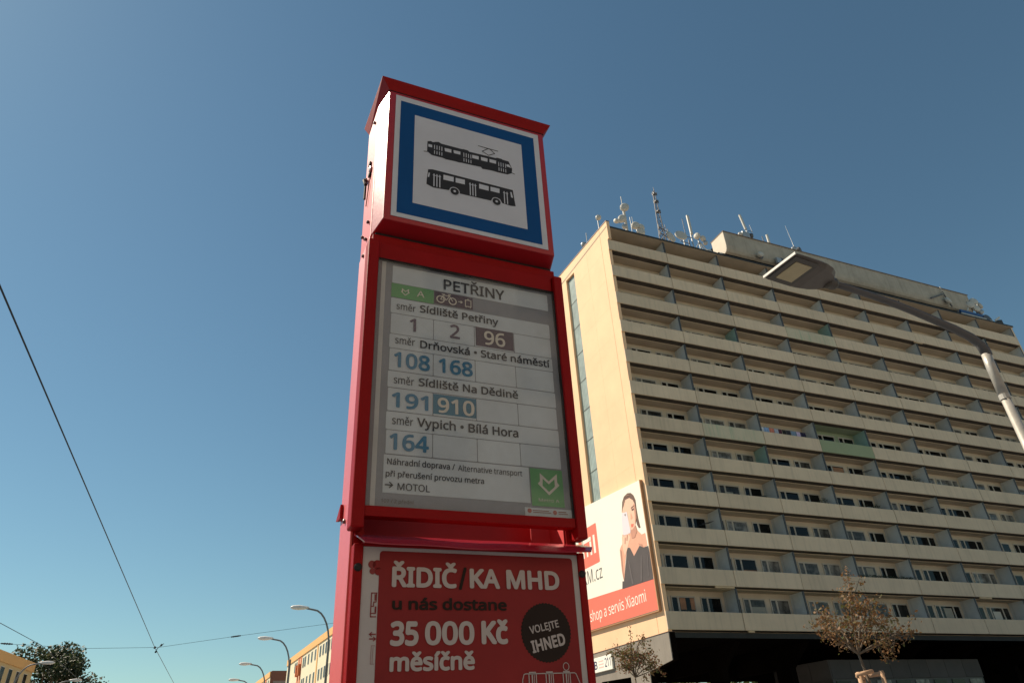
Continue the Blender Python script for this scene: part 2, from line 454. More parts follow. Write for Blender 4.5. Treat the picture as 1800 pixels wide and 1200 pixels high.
# stair window: profiled translucent glass, storey by storey
m_prof = mat('profiled_glass', (0.36, 0.43, 0.40), 0.35, 0.25, 1.2, 0.25, 6, spec=0.6)
for k in range(9):
    z1 = HB + 1.0 - 2.8 * k; z0 = max(z1 - 2.76, HB - 22.6)
    mb = MB(); mb.box(.22, .245, 6.45, 8.12, z0, z1)
    o = mb.build('stair_glazing', m_prof, T)
    for q in range(7):
        rb = MB(); x = 6.45 + .24 * q; rb.box(.205, .219, x - .01, x + .01, z0, z1)
        rb.build('rib', m_prof, o)
    mb = MB(); mb.box(.19, .246, 6.45, 8.12, z1 - .03, z1 + .02); mb.build('stair_transom', mat('transom', (.12, .13, .12), .6), T)

# transfer deck, concrete bracket and legs under the tower
mb = MB(); mb.box(.3, 53.6, .16, .20, HB - 32.36, HB - 32.04); mb.build('deck_fascia', mat('fascia_metal', (.03, .03, .028), .9, .2, 1.0), T)
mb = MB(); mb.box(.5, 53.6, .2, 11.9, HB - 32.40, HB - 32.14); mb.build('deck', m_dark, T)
mb = MB(); mb.box(.5, 14.0, 9.0, 9.3, HB - 34.15, HB - 32.40); mb.box(14.01, 53.6, 8.95, 9.3, 0, HB - 32.40); mb.build('deck_beam_shade_wall', m_dark, T)  # beam carried down as an added dark wall to deepen the shade
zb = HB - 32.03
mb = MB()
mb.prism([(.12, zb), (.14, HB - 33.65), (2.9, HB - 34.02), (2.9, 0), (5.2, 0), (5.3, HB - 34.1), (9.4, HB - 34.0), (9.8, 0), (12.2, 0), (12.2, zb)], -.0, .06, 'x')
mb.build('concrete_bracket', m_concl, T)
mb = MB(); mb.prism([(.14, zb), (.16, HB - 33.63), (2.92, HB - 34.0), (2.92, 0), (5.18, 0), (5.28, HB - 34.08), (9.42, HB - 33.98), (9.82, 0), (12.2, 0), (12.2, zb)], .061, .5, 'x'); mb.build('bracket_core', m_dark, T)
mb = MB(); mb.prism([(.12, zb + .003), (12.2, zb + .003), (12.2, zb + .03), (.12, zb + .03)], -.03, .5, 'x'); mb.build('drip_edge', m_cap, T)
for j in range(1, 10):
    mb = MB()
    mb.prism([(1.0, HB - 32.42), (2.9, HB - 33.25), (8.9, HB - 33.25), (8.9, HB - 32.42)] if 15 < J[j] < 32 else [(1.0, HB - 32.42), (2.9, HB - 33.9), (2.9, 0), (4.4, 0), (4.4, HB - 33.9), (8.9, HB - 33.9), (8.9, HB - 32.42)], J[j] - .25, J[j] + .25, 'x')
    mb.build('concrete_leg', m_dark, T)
# entrance pavilion under the deck
mb = MB(); mb.box(15.62, 31.6, 3.1, 8.9, 0, HB - 33.4); mb.build('pavilion_wall', mat('pavilion_wall', (.06, .055, .05), .5), T)
m_pan = mat('fascia_panel', (.085, .075, .07), .75, .15, 1.0, rnd=.12)
for k in range(8):
    u0 = 15.6 + 2.0 * k
    mb = MB(); mb.box(u0 + .012, u0 + 1.988, 3.0, 3.09, HB - 34.62, HB - 33.34); mb.build('fascia_panel', m_pan, T, bevel=.01, segs=1)
for k in range(3):
    mb = MB(); mb.box(15.5, 15.59, 3.0 + 2 * k + .012, 4.988 + 2 * k, HB - 34.62, HB - 33.34); mb.build('fascia_panel', m_pan, T, bevel=.01, segs=1)
for k in range(8):
    mb = MB(); mb.box(15.9 + 2 * k, 17.3 + 2 * k, 3.05, 3.095, HB - 37.6, HB - 34.75); mb.build('shop_window', m_glass, T)

# plant room on the roof: long weathered concrete trough
PR = empty('plant_room', loc=(BX, BY, 0), rz=YAW)
tag(PR, 'long weathered concrete trough-shaped plant room standing on the tower roof', 'roof structure')
prof = [(1.5, 6.25), (1.5, 4.55), (1.56, 4.15), (1.7, 3.88), (1.95, 3.76), (3.4, 3.75), (3.4, 6.25)]
segs_ = [(15.1, 22.4), (22.42, 29.7), (29.72, 37.0), (37.02, 44.3), (44.32, 50.9)]
for a, b in segs_:
    mb = MB(); mb.prism([(n, HB + z) for n, z in prof], a, b, 'x'); mb.build('concrete_trough', m_conc, PR)
mb = MB(); mb.prism([(n, HB + z) for n, z in prof], 15.03, 15.096, 'x'); mb.build('sunlit_end_plate', mat('sunlit_end_plate', (.66, .58, .48), .85, .12, .8), PR)  # coloured lighter than the trough to paint in the sun on this end
mb = MB(); mb.box(15.0, 51.0, 1.42, 3.5, HB + 6.255, HB + 6.34); mb.build('top_slab', mat('slab_brown', (.20, .15, .12), .9, .2, .8), PR)
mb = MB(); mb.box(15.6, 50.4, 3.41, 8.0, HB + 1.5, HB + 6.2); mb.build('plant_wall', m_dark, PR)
mb = MB(); mb.box(13.5, 50.9, 1.0, 1.06, HB + 1.62, HB + 1.68); mb.box(13.5, 50.9, 1.0, 1.06, HB + 2.0, HB + 2.06)
for k in range(20): mb.box(13.6 + 1.95 * k, 13.65 + 1.95 * k, 1.0, 1.06, HB + 1.5, HB + 2.05)
mb.build('roof_rail', m_black, PR)
mb = MB(); mb.box(15.1, 50.9, 1.93, 3.39, HB + 3.70, HB + 3.745); mb.build('trough_underside_shade', m_black, PR)  # black plate paints the shade below the trough
mb = MB(); mb.box(14.2, 50.6, 1.9, 3.4, HB + 1.5, HB + 3.69); mb.build('recess_shade_wall', m_dark, PR)  # near-black wall stands in for the shadow gap above the roof

# ------------------------------------------------------------------ things on the tower: advert and number sign
m_bbw = mat('banner_white', (.86, .82, .70), .6, .03, .3)
m_bbr = mat('banner_red', (.80, .17, .11), .6, .05, .3)
m_skin = mat('print_skin', (.74, .37, .25), .7, .08, 1)
m_skin2 = mat('print_skin_light', (.82, .50, .36), .7, .05, 1)
m_hair = mat('print_hair', (.14, .07, .05), .7, .2, 3)
m_dress = mat('print_black', (.075, .06, .06), .7, .15, 1)
m_phone = mat('print_phone', (.72, .66, .70), .6)
m_grey = mat('print_grey', (.10, .09, .09), .7)
BB = empty('billboard', loc=(BX, BY, 0), rz=YAW)
tag(BB, 'white and red banner with a woman holding a phone, on the cream end wall', 'billboard')
def bbz(n, z0, k): return HB + z0 + k * n
mb = MB()
mb.prism([(.52, bbz(.52, -30.64, .02)), (12.0, bbz(12, -30.64, .02)), (12.0, bbz(12, -21.92, .08)), (.52, bbz(.52, -21.92, .08))], -.22, -.01, 'x')
mb.build('banner_board', m_bbw, BB)
mb = MB(); mb.prism([(.42, bbz(.42, -30.7, .02)), (.51, bbz(.51, -30.7, .02)), (.51, bbz(.5, -21.9, .08)), (.42, bbz(.42, -21.9, .08))], -.235, -.01, 'x')
mb.build('banner_edge', mat('banner_edge', (.45, .24, .12), .7), BB)
mb = MB(); mb.prism([(.52, bbz(.52, -30.73, .02)), (12.0, bbz(12, -30.73, .02)), (12.0, bbz(12, -30.65, .02)), (.52, bbz(.52, -30.65, .02))], -.20, -.02, 'x'); mb.build('lower_rail', MATS['banner_edge'], BB)
def gp(off):
    return lambda x, y: (-off, -x, HB + y)
def gpp(off):
    return lambda x, y: (-off, x, HB + y)
o = flat([[(.52, -30.62), (12.0, -30.4), (12.0, -28.12), (.52, -28.68)]], gpp(.223), m_bbr, BB, 'red_band')

# printed figure and pictograms (coordinates in metres on their boards)
HAIR = [(3.33,-23.36),(3.09,-22.66),(2.76,-22.35),(2.24,-22.26),(1.79,-22.39),(1.48,-22.67),(1.3,-23.08),(1.33,-23.67),(1.29,-24.38),(1.17,-25.1),(1.39,-25.08),(1.58,-24.78),(1.69,-23.46),(2.07,-22.73),(2.64,-22.65),(3.13,-23.37)]
FACE = [(3.28,-23.39),(3.0,-22.95),(2.6,-22.64),(2.06,-22.68),(1.65,-22.97),(1.47,-23.33),(1.44,-23.79),(1.49,-24.32),(1.76,-24.73),(2.13,-24.92),(2.51,-24.91),(2.6,-23.58)]
SKIN = [(2.49,-24.84),(1.72,-24.79),(1.6,-25.17),(1.16,-25.58),(0.71,-25.59),(0.66,-26.47),(1.14,-26.48),(1.61,-26.22),(2.49,-26.73),(2.87,-26.04),(3.23,-25.94),(3.69,-26.75),(4.23,-28.06),(4.32,-27.37),(4.24,-25.83),(4.09,-25.67),(3.84,-25.54),(3.63,-24.9),(2.88,-25.01)]
DRESS = [(3.23,-25.94),(2.87,-26.06),(2.49,-26.73),(1.62,-26.24),(1.14,-26.48),(0.58,-26.51),(0.48,-27.52),(0.56,-28.71),(4.59,-28.52),(4.45,-28.01),(4.23,-28.06),(3.66,-26.85)]
PHONE = [(3.38,-23.41),(2.64,-23.53),(2.48,-24.97),(2.56,-25.09),(3.47,-25.02),(3.57,-24.81)]
HAND = [(3.76,-25.06),(2.85,-25.06),(2.63,-25.37),(3.12,-25.92),(3.66,-26.47),(3.81,-25.94)]
EYE = [(2.0,-23.54),(1.53,-23.56),(1.52,-23.67),(1.94,-23.68)]
LIPS = [(2.32,-24.52),(1.96,-24.59),(2.09,-24.78),(2.31,-24.75)]
STRAP = [(1.12,-25.42),(0.85,-25.45),(0.95,-26.11),(1.19,-26.0)]
TRAM = [(-0.1456,1.6653),(-0.1341,1.67),(-0.1282,1.6669),(-0.1177,1.6721),(-0.1083,1.6748),(-0.1001,1.6706),(-0.031,1.6709),(-0.0262,1.6726),(-0.0104,1.6724),(-0.0069,1.6681),(0.0857,1.6715),(0.0909,1.6751),(0.106,1.6745),(0.1109,1.6724),(0.1312,1.6719),(0.1423,1.6427),(0.14,1.6234),(0.1244,1.6128),(0.0882,1.6113),(0.0845,1.6117),(0.0685,1.612),(0.0464,1.61),(0.0378,1.6087),(0.0319,1.6153),(0.0004,1.6132),(-0.0307,1.612),(-0.0426,1.6104),(-0.0544,1.611),(-0.0849,1.6089),(-0.0966,1.6119),(-0.1313,1.6113),(-0.1463,1.6226)]
TRAMW = [[(-0.1427,1.6541),(-0.1304,1.6545),(-0.1304,1.6432),(-0.1426,1.6426)],[(-0.0895,1.6553),(-0.067,1.6566),(-0.0671,1.6422),(-0.0884,1.6416)],[(-0.0599,1.6563),(-0.0367,1.6572),(-0.0369,1.6442),(-0.0588,1.6435)],[(0.0034,1.6576),(0.0258,1.6584),(0.0254,1.6438),(0.003,1.6436)],[(0.0332,1.6587),(0.0561,1.6593),(0.0556,1.6443),(0.0335,1.644)],[(0.0628,1.6594),(0.0865,1.6601),(0.0854,1.6458),(0.0628,1.6454)],[(0.1228,1.6566),(0.1317,1.6573),(0.1394,1.6449),(0.1223,1.6471)]]
PANTO = [[(0.0259,1.7054),(0.0947,1.7048)],[(0.0594,1.7044),(0.0389,1.6857),(0.0609,1.675),(0.0827,1.6903),(0.0669,1.7038)],[(0.0669,1.7038),(0.047,1.7049)],[(-0.1565,1.6191),(-0.1451,1.6215)],[(0.1401,1.6249),(0.1501,1.622)]]
BUS = [(-0.1421,1.5488),(-0.1285,1.5532),(0.1399,1.5511),(0.1429,1.5158),(0.1461,1.486),(0.1288,1.4831),(0.0998,1.4857),(0.0932,1.4996),(0.08,1.5016),(0.0676,1.4936),(0.0613,1.4845),(-0.0418,1.4824),(-0.0486,1.4975),(-0.0601,1.4997),(-0.0716,1.4891),(-0.0773,1.4851),(-0.1257,1.481),(-0.147,1.4885),(-0.1461,1.5087)]
BUSW = [[(-0.1408,1.5356),(-0.1363,1.5356),(-0.139,1.518),(-0.1435,1.518)],[(-0.0931,1.5422),(-0.0601,1.543),(-0.0603,1.5235),(-0.0938,1.5222)],[(-0.0539,1.5421),(-0.0235,1.5429),(-0.0238,1.5238),(-0.0541,1.5231)],[(0.0238,1.5421),(0.0562,1.5412),(0.0555,1.5225),(0.0233,1.5223)],[(0.0622,1.5416),(0.0931,1.5422),(0.0923,1.5236),(0.0616,1.5237)],[(0.1299,1.54),(0.1348,1.5406),(0.1385,1.5174),(0.1319,1.5184)]]
M = [(0.1854,0.6326),(0.1983,0.6281),(0.2121,0.6131),(0.2271,0.6323),(0.2373,0.6332),(0.2351,0.6087),(0.2422,0.6016),(0.2317,0.59),(0.2087,0.5732),(0.1871,0.5913),(0.1792,0.6028),(0.1837,0.6108)]
Mi = [(0.1957,0.6164),(0.2115,0.6069),(0.2277,0.6199),(0.2265,0.5988),(0.2097,0.5848),(0.1958,0.5965)]
MS = [(-0.2013,1.1318),(-0.1947,1.1315),(-0.1873,1.1263),(-0.1803,1.1329),(-0.1763,1.1236),(-0.1777,1.1116),(-0.1883,1.107),(-0.1984,1.1089),(-0.2021,1.1182)]
for k, (poly, mm) in enumerate(((HAIR, m_hair), (SKIN, m_skin), (FACE, m_skin2), (DRESS, m_dress), (HAND, m_skin2), (PHONE, m_phone), (EYE, m_hair), (LIPS, m_bbr))):
    nm = ('hair', 'arms_and_shoulders', 'face', 'dress', 'hand', 'phone', 'eye', 'lips', 'strap')[k]
    flat([poly], gpp(.224 + .002 * k), mm, BB, 'printed_' + nm)
flat([[(2.15, -23.75), (2.0, -24.15), (2.28, -24.2)]], gpp(.241), m_skin, BB, 'printed_nose')
m_sk3 = mat('print_skin_shade', (.55, .26, .18), .7, .1, 2); m_hair2 = mat('print_hair_light', (.27, .15, .10), .7, .2, 5); m_dr2 = mat('print_black_fold', (.12, .10, .10), .7, .2, 2)
flat([[(1.47, -23.33), (1.62, -23.25), (1.66, -24.1), (1.78, -24.7), (1.49, -24.32), (1.44, -23.79)], [(2.13, -24.92), (1.76, -24.73), (1.66, -25.2), (2.05, -25.55), (2.45, -25.5), (2.49, -24.93)],
      [(4.24, -25.83), (4.05, -25.95), (4.12, -26.9), (4.23, -28.06), (4.32, -27.37)], [(1.14, -26.48), (1.61, -26.22), (1.75, -26.02), (1.3, -26.2)], [(3.05, -25.1), (2.9, -25.12), (3.1, -25.5), (3.2, -25.45)], [(3.35, -25.2), (3.25, -25.22), (3.4, -25.65), (3.5, -25.6)]], gpp(.242), m_sk3, BB, 'printed_shading')['kind'] = 'stuff'
flat([[(2.02, -23.42), (1.58, -23.36), (1.60, -23.43), (2.0, -23.50)]], gpp(.243), m_hair, BB, 'printed_eyebrow')
flat([[(2.7, -22.42), (2.2, -22.36), (1.9, -22.55), (2.2, -22.47)], [(1.42, -23.0), (1.36, -23.6), (1.33, -24.5), (1.39, -24.4), (1.44, -23.4)], [(2.95, -22.75), (2.75, -22.55), (2.65, -22.62), (3.05, -23.1)]], gpp(.243), m_hair2, BB, 'printed_hair_shine')['kind'] = 'stuff'
flat([[(1.6, -26.9), (1.5, -26.9), (1.9, -28.55), (2.1, -28.55)], [(3.3, -26.9), (3.2, -26.9), (3.0, -28.5), (3.2, -28.5)], [(.8, -27.0), (.75, -27.1), (1.0, -28.4), (1.1, -28.4)]], gpp(.243), m_dr2, BB, 'printed_folds')['kind'] = 'stuff'
flat([[(2.95, -23.6), (2.85, -23.6), (2.85, -23.75), (2.95, -23.75)]], gpp(.241), m_hair, BB, 'printed_lens')
# red badge with the two letters
flat([rrect(7.3, -25.95, 10.45, -22.95, .12)], gpp(.224), m_bbr, BB, 'red_badge')
bb_w = m_bbw
mi = []
mi += [rect(7.72, -25.15, 8.02, -23.75)]
mi += [rect(8.35, -25.15, 8.62, -24.1), rect(9.0, -25.15, 9.24, -24.4), rect(9.62, -25.15, 9.92, -23.75), rect(8.35, -24.05, 9.92, -23.75)]
flat(mi, gpp(.227), m_bbw, BB, 'badge_letters')
lettering('XM.cz', -10.3, -7.15, -27.15, .98, gp(.225), m_grey, BB)
lettering('eshop a servis Xiaomi', -10.2, -1.75, -29.87, .74, gp(.227), m_bbw, BB)

NS = empty('number_sign', loc=(BX, BY, 0), rz=YAW)
tag(NS, 'white bus bay sign reading B and 211 on the concrete plinth', 'sign')
mb = MB(); mb.box(-.16, -.02, 7.33, 10.5, HB - 33.36, HB - 32.38); mb.build('sign_box', mat('sign_white', (.85, .83, .74), .5), NS, bevel=.02)
m_navy = mat('print_navy', (.03, .035, .10), .6)
lettering('211', -8.35, -7.5, -33.13, .58, gp(.163), m_navy, NS, bold=.01)
lettering('B', -9.95, -9.5, -33.15, .55, gp(.163), m_navy, NS, bold=.02)
for k in range(3):
    flat([rect(8.55, -33.12 + .2 * k, 9.3, -33.04 + .2 * k)], gpp(.163), mat('print_pale_red', (.72, .5, .45), .6), NS, 'stripe')

# ------------------------------------------------------------------ things on the balconies
leafy = {}
def leaf_cloud(mb, cx, cy, cz, rx, ry, rz, n, s, rnd):
    for _ in range(n):
        while True:
            a, b, c = (rnd.uniform(-1, 1) for _ in range(3))
            if a * a + b * b + c * c < 1: break
        p = Vector((cx + a * rx, cy + b * ry, cz + c * rz))
        d1 = Vector((rnd.gauss(0, 1), rnd.gauss(0, 1), rnd.gauss(0, 1))).normalized(); d2 = d1.orthogonal().normalized()
        q = s * rnd.uniform(.6, 1.3)
        mb.add([p - d1 * q, p + d2 * q * .45, p + d1 * q, p - d2 * q * .45], [(0, 1, 2, 3)])
m_bush = mat('dark_foliage', (.035, .05, .02), .7, .4, 4)
m_pot = mat('terracotta', (.35, .16, .09), .8)
plants = [(7, 29.0, .75, .95, 'dense dark shrub in a pot on a mid-height balcony near the middle of the tower'),
          (8, 17.2, .5, .75, 'dark pot plant in the right corner of a balcony below the green front'),
          (8, 19.3, .55, .35, 'low dark plant left in a cluttered balcony two rows below the green front'),
          (8, 21.6, .8, .5, 'wide dark plant centred in the cluttered balcony two rows below the green front'),
          (8, 22.9, .45, .7, 'upright dark plant right in the cluttered balcony two rows below the green front'),
          (7, 34.6, .35, .4, 'small round plant on a balcony right of the dense shrub'),
          (9, 40.5, .4, .35, 'small dark plant on a right-hand balcony in the fourth row from the bottom')]
for r, u, rx, h, lab in plants:
    P = empty('potted_plant', loc=tuple(bw(u, .75, 0)), rz=YAW); tag(P, lab, 'plant', 'plants on the balconies')
    rnd = random.Random(int(u * 10)); z0 = ZT(r) - 1.02
    mb = MB(); mb.prism(circle(0, 0, .18, 10), z0, z0 + .4, 'z'); mb.build('pot', m_pot, P)
    mb = MB(); mb.tube([(0, 0, z0 + .4), (.03, 0, z0 + .9)], .03, 6); mb.build('stem', m_cap, P)
    mb = MB(); leaf_cloud(mb, 0, 0, ZT(r) + h * .15, rx, .4, h * .85, 260, .09, rnd); mb.build('foliage', m_bush, P)
FB = empty('flower_box', loc=tuple(bw(20.9, .18, 0)), rz=YAW)
tag(FB, 'long flower box of dark plants along a balcony rail, second row from the bottom', 'flower box')
mb = MB(); mb.box(-2.6, 2.6, -.06, .10, ZT(10) - .20, ZT(10) + .02); mb.build('box', m_pot, FB)
mb = MB(); rnd = random.Random(3)
for k in range(14): leaf_cloud(mb, -2.6 + .4 * k, 0, ZT(10) + .10, .3, .14, .14, 50, .07, rnd)
mb.build('foliage', m_bush, FB)
# washing hung above the balcony left of the green front
cols = [((.75, .75, .78), 'white'), ((.28, .42, .65), 'blue'), ((.65, .22, .15), 'red'), ((.45, .47, .55), 'grey patterned'), ((.10, .03, .05), 'dark red'), ((.02, .02, .02), 'black'), ((.03, .03, .04), 'charcoal'), ((.2, .28, .38), 'slate blue'), ((.62, .5, .68), 'pale lilac'), ((.02, .015, .05), 'navy')]
u = 12.35
wl = MB(); wl.tube([(0, 0, 0), (5.3, 0, 0)], .006, 5)
o = wl.build('washing_line', m_black); o.location = bw(12.3, .42, ZT(6) + .62); o.rotation_euler = (0, 0, YAW); tag(o, 'washing line across the balcony left of the green painted front', 'washing line')
widths = [.22, .55, .5, .42, .35, .4, .45, .55, .4, .55]
for (cc, nm), wd in zip(cols, widths):
    mb = MB(); n = 7
    vs = []; h = .75 + .2 * math.sin(u * 7)
    for k in range(n + 1):
        x = wd * k / n; y = .02 * math.sin(k * 1.9 + u)
        vs += [(x, y, 0), (x, y * 1.8 + .01, -h)]
    mb.add(vs, [(2 * k, 2 * k + 2, 2 * k + 3, 2 * k + 1) for k in range(n)])
    o = mb.build('hung_garment', mat('cloth_' + nm.replace(' ', '_'), cc, .9, .2, 6)); o.location = bw(u, .42, ZT(6) + .62); o.rotation_euler = (0, 0, YAW)
    sm = o.modifiers.new('cloth', 'SOLIDIFY'); sm.thickness = .006
    tag(o, nm + ' garment hung on the washing line beside the green balcony front', 'laundry', 'washing on the line'); u += wd + .03
# assorted small things
def small(name, r, u, n, zo, build, m, label, cat):
    mb = MB(); build(mb); o = mb.build(name, m); o.location = bw(u, n, ZT(r) + zo); o.rotation_euler = (0, 0, YAW); return tag(o, label, cat)
def parasol(mb):
    mb.tube([(0, 0, -1.0), (0, 0, .3)], .02, 6)
    mb.tube([(0, 0, .42), (0, 0, .3), (0, 0, .05), (0, 0, -.15)], [.02, .28, .42, .38], 10)
small('folded_parasol', 8, 11.1, .8, .0, parasol, m_black, 'black half-folded parasol in a balcony corner, fourth row from the bottom', 'parasol')
def rack(mb):
    for k in range(4): mb.tube([(0, -.3 + .2 * k, .0), (1.0, -.3 + .2 * k, .25)], .012, 5)
    for x in (0, 1.0): mb.tube([(x, -.35, .25 * x), (x, .35, .25 * x)], .016, 5)
small('drying_rack', 9, 4.6, .8, .5, rack, m_black, 'thin wall drying rack in the leftmost balcony, third row from the bottom', 'drying rack')
small('drying_rack', 7, 22.6, .8, .6, rack, m_black, 'thin wall drying rack one row below the green painted front', 'drying rack')
small('drying_rack', 8, 28.6, .8, .6, rack, m_black, 'thin wall drying rack one row below the dense balcony shrub', 'drying rack')
small('white_box', 8, 19.9, .4, .03, lambda mb: mb.box(-.22, .22, -.15, .15, -.5, .08), mat('plastic_white', (.6, .58, .52), .6), 'white box on the rail of the cluttered balcony, left one', 'box')
small('white_box', 8, 21.6, .4, .03, lambda mb: mb.box(-.35, .35, -.15, .15, -.5, .08), MATS['plastic_white'], 'wide white box on the rail of the cluttered balcony, right one', 'box')
small('white_cloth', 1, 1.75, .55, .0, lambda mb: mb.prism([(-.35, .42), (.4, .38), (.5, -.8), (-.3, -.9)], -.01, .01, 'y'), MATS['plastic_white'], 'pale cloth hung over the rail of the second balcony from the top left', 'cloth')
m_cur = mat('curtain_tan', (.38, .20, .12), .9, .2, 4); m_blind = mat('blind_grey', (.36, .35, .30), .8, .1, 3)
for (r, u0, u1, mm, zt, lab) in ((11, 2.2, 2.75, m_cur, 1.15, 'tan curtain left in the leftmost window, bottom row'), (11, 3.05, 3.5, m_cur, 1.15, 'tan curtain right in the leftmost window, bottom row'),
                            (11, 8.2, 9.5, m_blind, .7, 'grey blind in a wide window of the second bay, bottom row'), (10, 8.2, 9.5, m_cur, .45, 'tan blind in a wide window of the second bay, second row from the bottom'),
                            (10, 34.9, 35.4, MATS['plastic_white'], .35, 'white paper in a dark window, right part of the second row from the bottom'), (11, 27.6, 28.6, m_blind, 1.05, 'pale grey blind right of the young tree top, bottom row'),
                            (11, 33.4, 34.4, MATS['plastic_white'], .9, 'white curtain in a dark window, far right of the bottom row'), (10, 20.4, 21.2, m_blind, 1.1, 'grey blind in the window above the long flower box'), (9, 26.9, 27.4, m_blind, 1.05, 'narrow grey blind in the third row from the bottom, right of centre'),
                            (7, 20.15, 21.4, m_cur, 1.1, 'tan blind in the window under the green painted front'), (8, 8.2, 8.9, m_blind, .7, 'pale curtain in a window of the second bay, fourth row from the bottom')):
    mb = MB(); mb.box(u0 + .04, u1 - .04, 1.462, 1.469, ZT(r) + zt - .75, ZT(r) + zt)
    o = mb.build('window_blind', mm); o.location = BO; o.rotation_euler = (0, 0, YAW); tag(o, lab, 'blind')

# ------------------------------------------------------------------ aerials on the roof
m_alu = mat('aerial_white', (.50, .48, .43), .5, .1, 8)
m_galv = mat('galvanised', (.42, .43, .43), .45, .15, 6, metal=.5)
m_dk = mat('dark_steel', (.09, .09, .10), .5)
ZR = HB + 1.5
def aerial(name, u, n, label, cat, z=ZR):
    e = empty(name, loc=tuple(bw(u, n, z)), rz=YAW); tag(e, label, cat, 'aerials on the roof'); return e
def drum(parent, x, y, z, r, ax=(-.5, -.85, 0), m=None, h=.3, dome=.12):
    mb = MB(); mb.drum((x, y, z), ax, r, h, 18, dome); return mb.build('drum_aerial', m or m_alu, parent, smooth=False)
def bar(parent, pts, r=.03, m=None, name='mast', n=6):
    mb = MB(); mb.tube(pts, r, n); return mb.build(name, m or m_galv, parent)

A = aerial('aerial_mast', .15, 1.6, 'small aerial mast with one dish behind the top of the cream end wall', 'aerial')
A.location = bw(1.0, 2.6, ZR)
bar(A, [(0, 0, 0), (0, 0, 3.3)], .05); drum(A, 0, -.15, 3.3, .26); bar(A, [(-.1, 2.2, 2.2), (-.1, 2.2, 0)], .04); bar(A, [(-.1, 2.2, 1.9), (0, 0, 2.1)], .03)
drum(A, -.4, 2.4, 1.9, .26, m=m_galv); bar(A, [(-.1, 2.2, 2.0), (-.1, 2.2, 3.3)], .03, m_alu, 'whip_aerial')
A = aerial('aerial_mast', 2.95, 1.0, 'thick white mast ringed with drum aerials near the left roof corner', 'aerial')
bar(A, [(0, 0, 0), (0, 0, 3.6)], .13, m_alu, n=10); bar(A, [(-.05, 0, 3.6), (-.05, 0, 5.3)], .035, m_alu, 'whip_aerial')
drum(A, 0, -.2, 3.75, .42); drum(A, -.55, -.3, 2.1, .40); drum(A, -1.15, -.2, 1.75, .22, (-1, -.2, 0)); drum(A, -.45, -.3, 1.2, .24, m=m_galv)
bar(A, [(-1.1, 0, 1.7), (.1, 0, 2.2)], .04)
bar(A, [(.55, 0, 0), (.55, 0, 2.9)], .03, m_galv, 'stay')
A = aerial('aerial_cluster', 4.05, 1.0, 'low cluster of three white drum aerials beside the thick mast', 'aerial')
bar(A, [(0, 0, 0), (0, 0, 2.4)], .06); drum(A, -.25, -.2, 1.75, .38); drum(A, .3, -.25, 1.65, .34, (.1, -1, 0)); drum(A, .15, -.3, .95, .40); bar(A, [(-.3, 0, 1.9), (-.3, 0, 3.0)], .025, m_alu, 'whip_aerial')
bar(A, [(-.5, 0, .4), (.6, 0, .4)], .05)
# lattice tower
A = aerial('lattice_tower', 6.95, 1.0, 'tall dark lattice aerial tower above the second balcony bay', 'aerial')
H_ = 7.3; W0, W1 = .42, .10
def leg(i, t):
    a = 2 * math.pi * i / 3 + .4; rr = W0 + (W1 - W0) * t; return (rr * math.cos(a), rr * math.sin(a), H_ * t)
for i in range(3):
    bar(A, [leg(i, 0), leg(i, 1)], .04, m_dk, 'lattice_leg', 5)
mb = MB(); N_ = 13
for k in range(N_):
    t0, t1 = k / N_, (k + 1) / N_
    for i in range(3):
        mb.tube([leg(i, t0), leg((i + 1) % 3, t1)], .022, 4); mb.tube([leg(i, t1), leg((i + 1) % 3, t1)], .022, 4)
mb.build('lattice_bracing', m_dk, A)
for z in (2.3, 1.55): 
    mb = MB(); mb.tube([(-.55, -.3, z), (.75, .1, z)], .05, 5); mb.tube([(.75, .1, z - .25), (.75, .1, z + .4)], .05, 5); mb.tube([(-.55, -.3, z - .25), (-.55, -.3, z + .3)], .05, 5); mb.tube([(.1, -.5, z), (.1, .5, z)], .04, 5); mb.build('cross_arm', m_dk, A)
for z in (4.6, 5.9, 6.9):
    mb = MB(); mb.tube([(-.3, 0, z), (.3, 0, z)], .04, 5); mb.tube([(.28, 0, z - .1), (.28, 0, z + .3)], .05, 5); mb.box(-.16, .16, -.16, .16, z - .08, z + .08); mb.build('cross_arm', m_dk, A)
bar(A, [(.05, 0, H_), (.05, 0, H_ + .5)], .025, m_dk, 'whip_aerial')
bar(A, [(.85, .3, 0), (.62, .2, 3.3)], .03, m_galv, 'stay')
A = aerial('satellite_dish', 7.75, .9, 'white oval dish at the roof edge just right of the lattice tower', 'dish')
bar(A, [(0, .2, 0), (0, .2, 1.2)], .05); drum(A, 0, 0, 1.6, .60, (.25, -.9, .1), h=.14, dome=.05)
A = aerial('satellite_dish', 9.15, 1.0, 'white oval dish on a braced mast, second from the lattice tower', 'dish')
bar(A, [(.35, .2, 0), (.35, .2, 2.6)], .06); drum(A, -.05, 0, 2.2, .62, (-.15, -.95, .2), h=.16, dome=.05); bar(A, [(.3, .2, 1.2), (-1.0, .2, .35)], .045, name='brace'); bar(A, [(.3, .2, 1.3), (1.0, .2, .4)], .045, name='brace')
drum(A, -1.15, .2, .3, .2); bar(A, [(-.1, .2, 1.7), (1.0, .2, 1.6)], .04, m_dk, 'cross_arm'); bar(A, [(.95, .2, 1.2), (.95, .2, 2.1)], .06, m_dk, 'bracket')
A = aerial('panel_aerial', 10.35, 1.0, 'tall white panel aerial on a pole between the dishes and the concrete trough', 'aerial')
bar(A, [(0, 0, 0), (0, 0, 3.0)], .06, m_galv); mb = MB(); mb.box(-.13, .13, -.2, -.04, 2.6, 5.0); mb.build('panel', m_alu, A, bevel=.02)
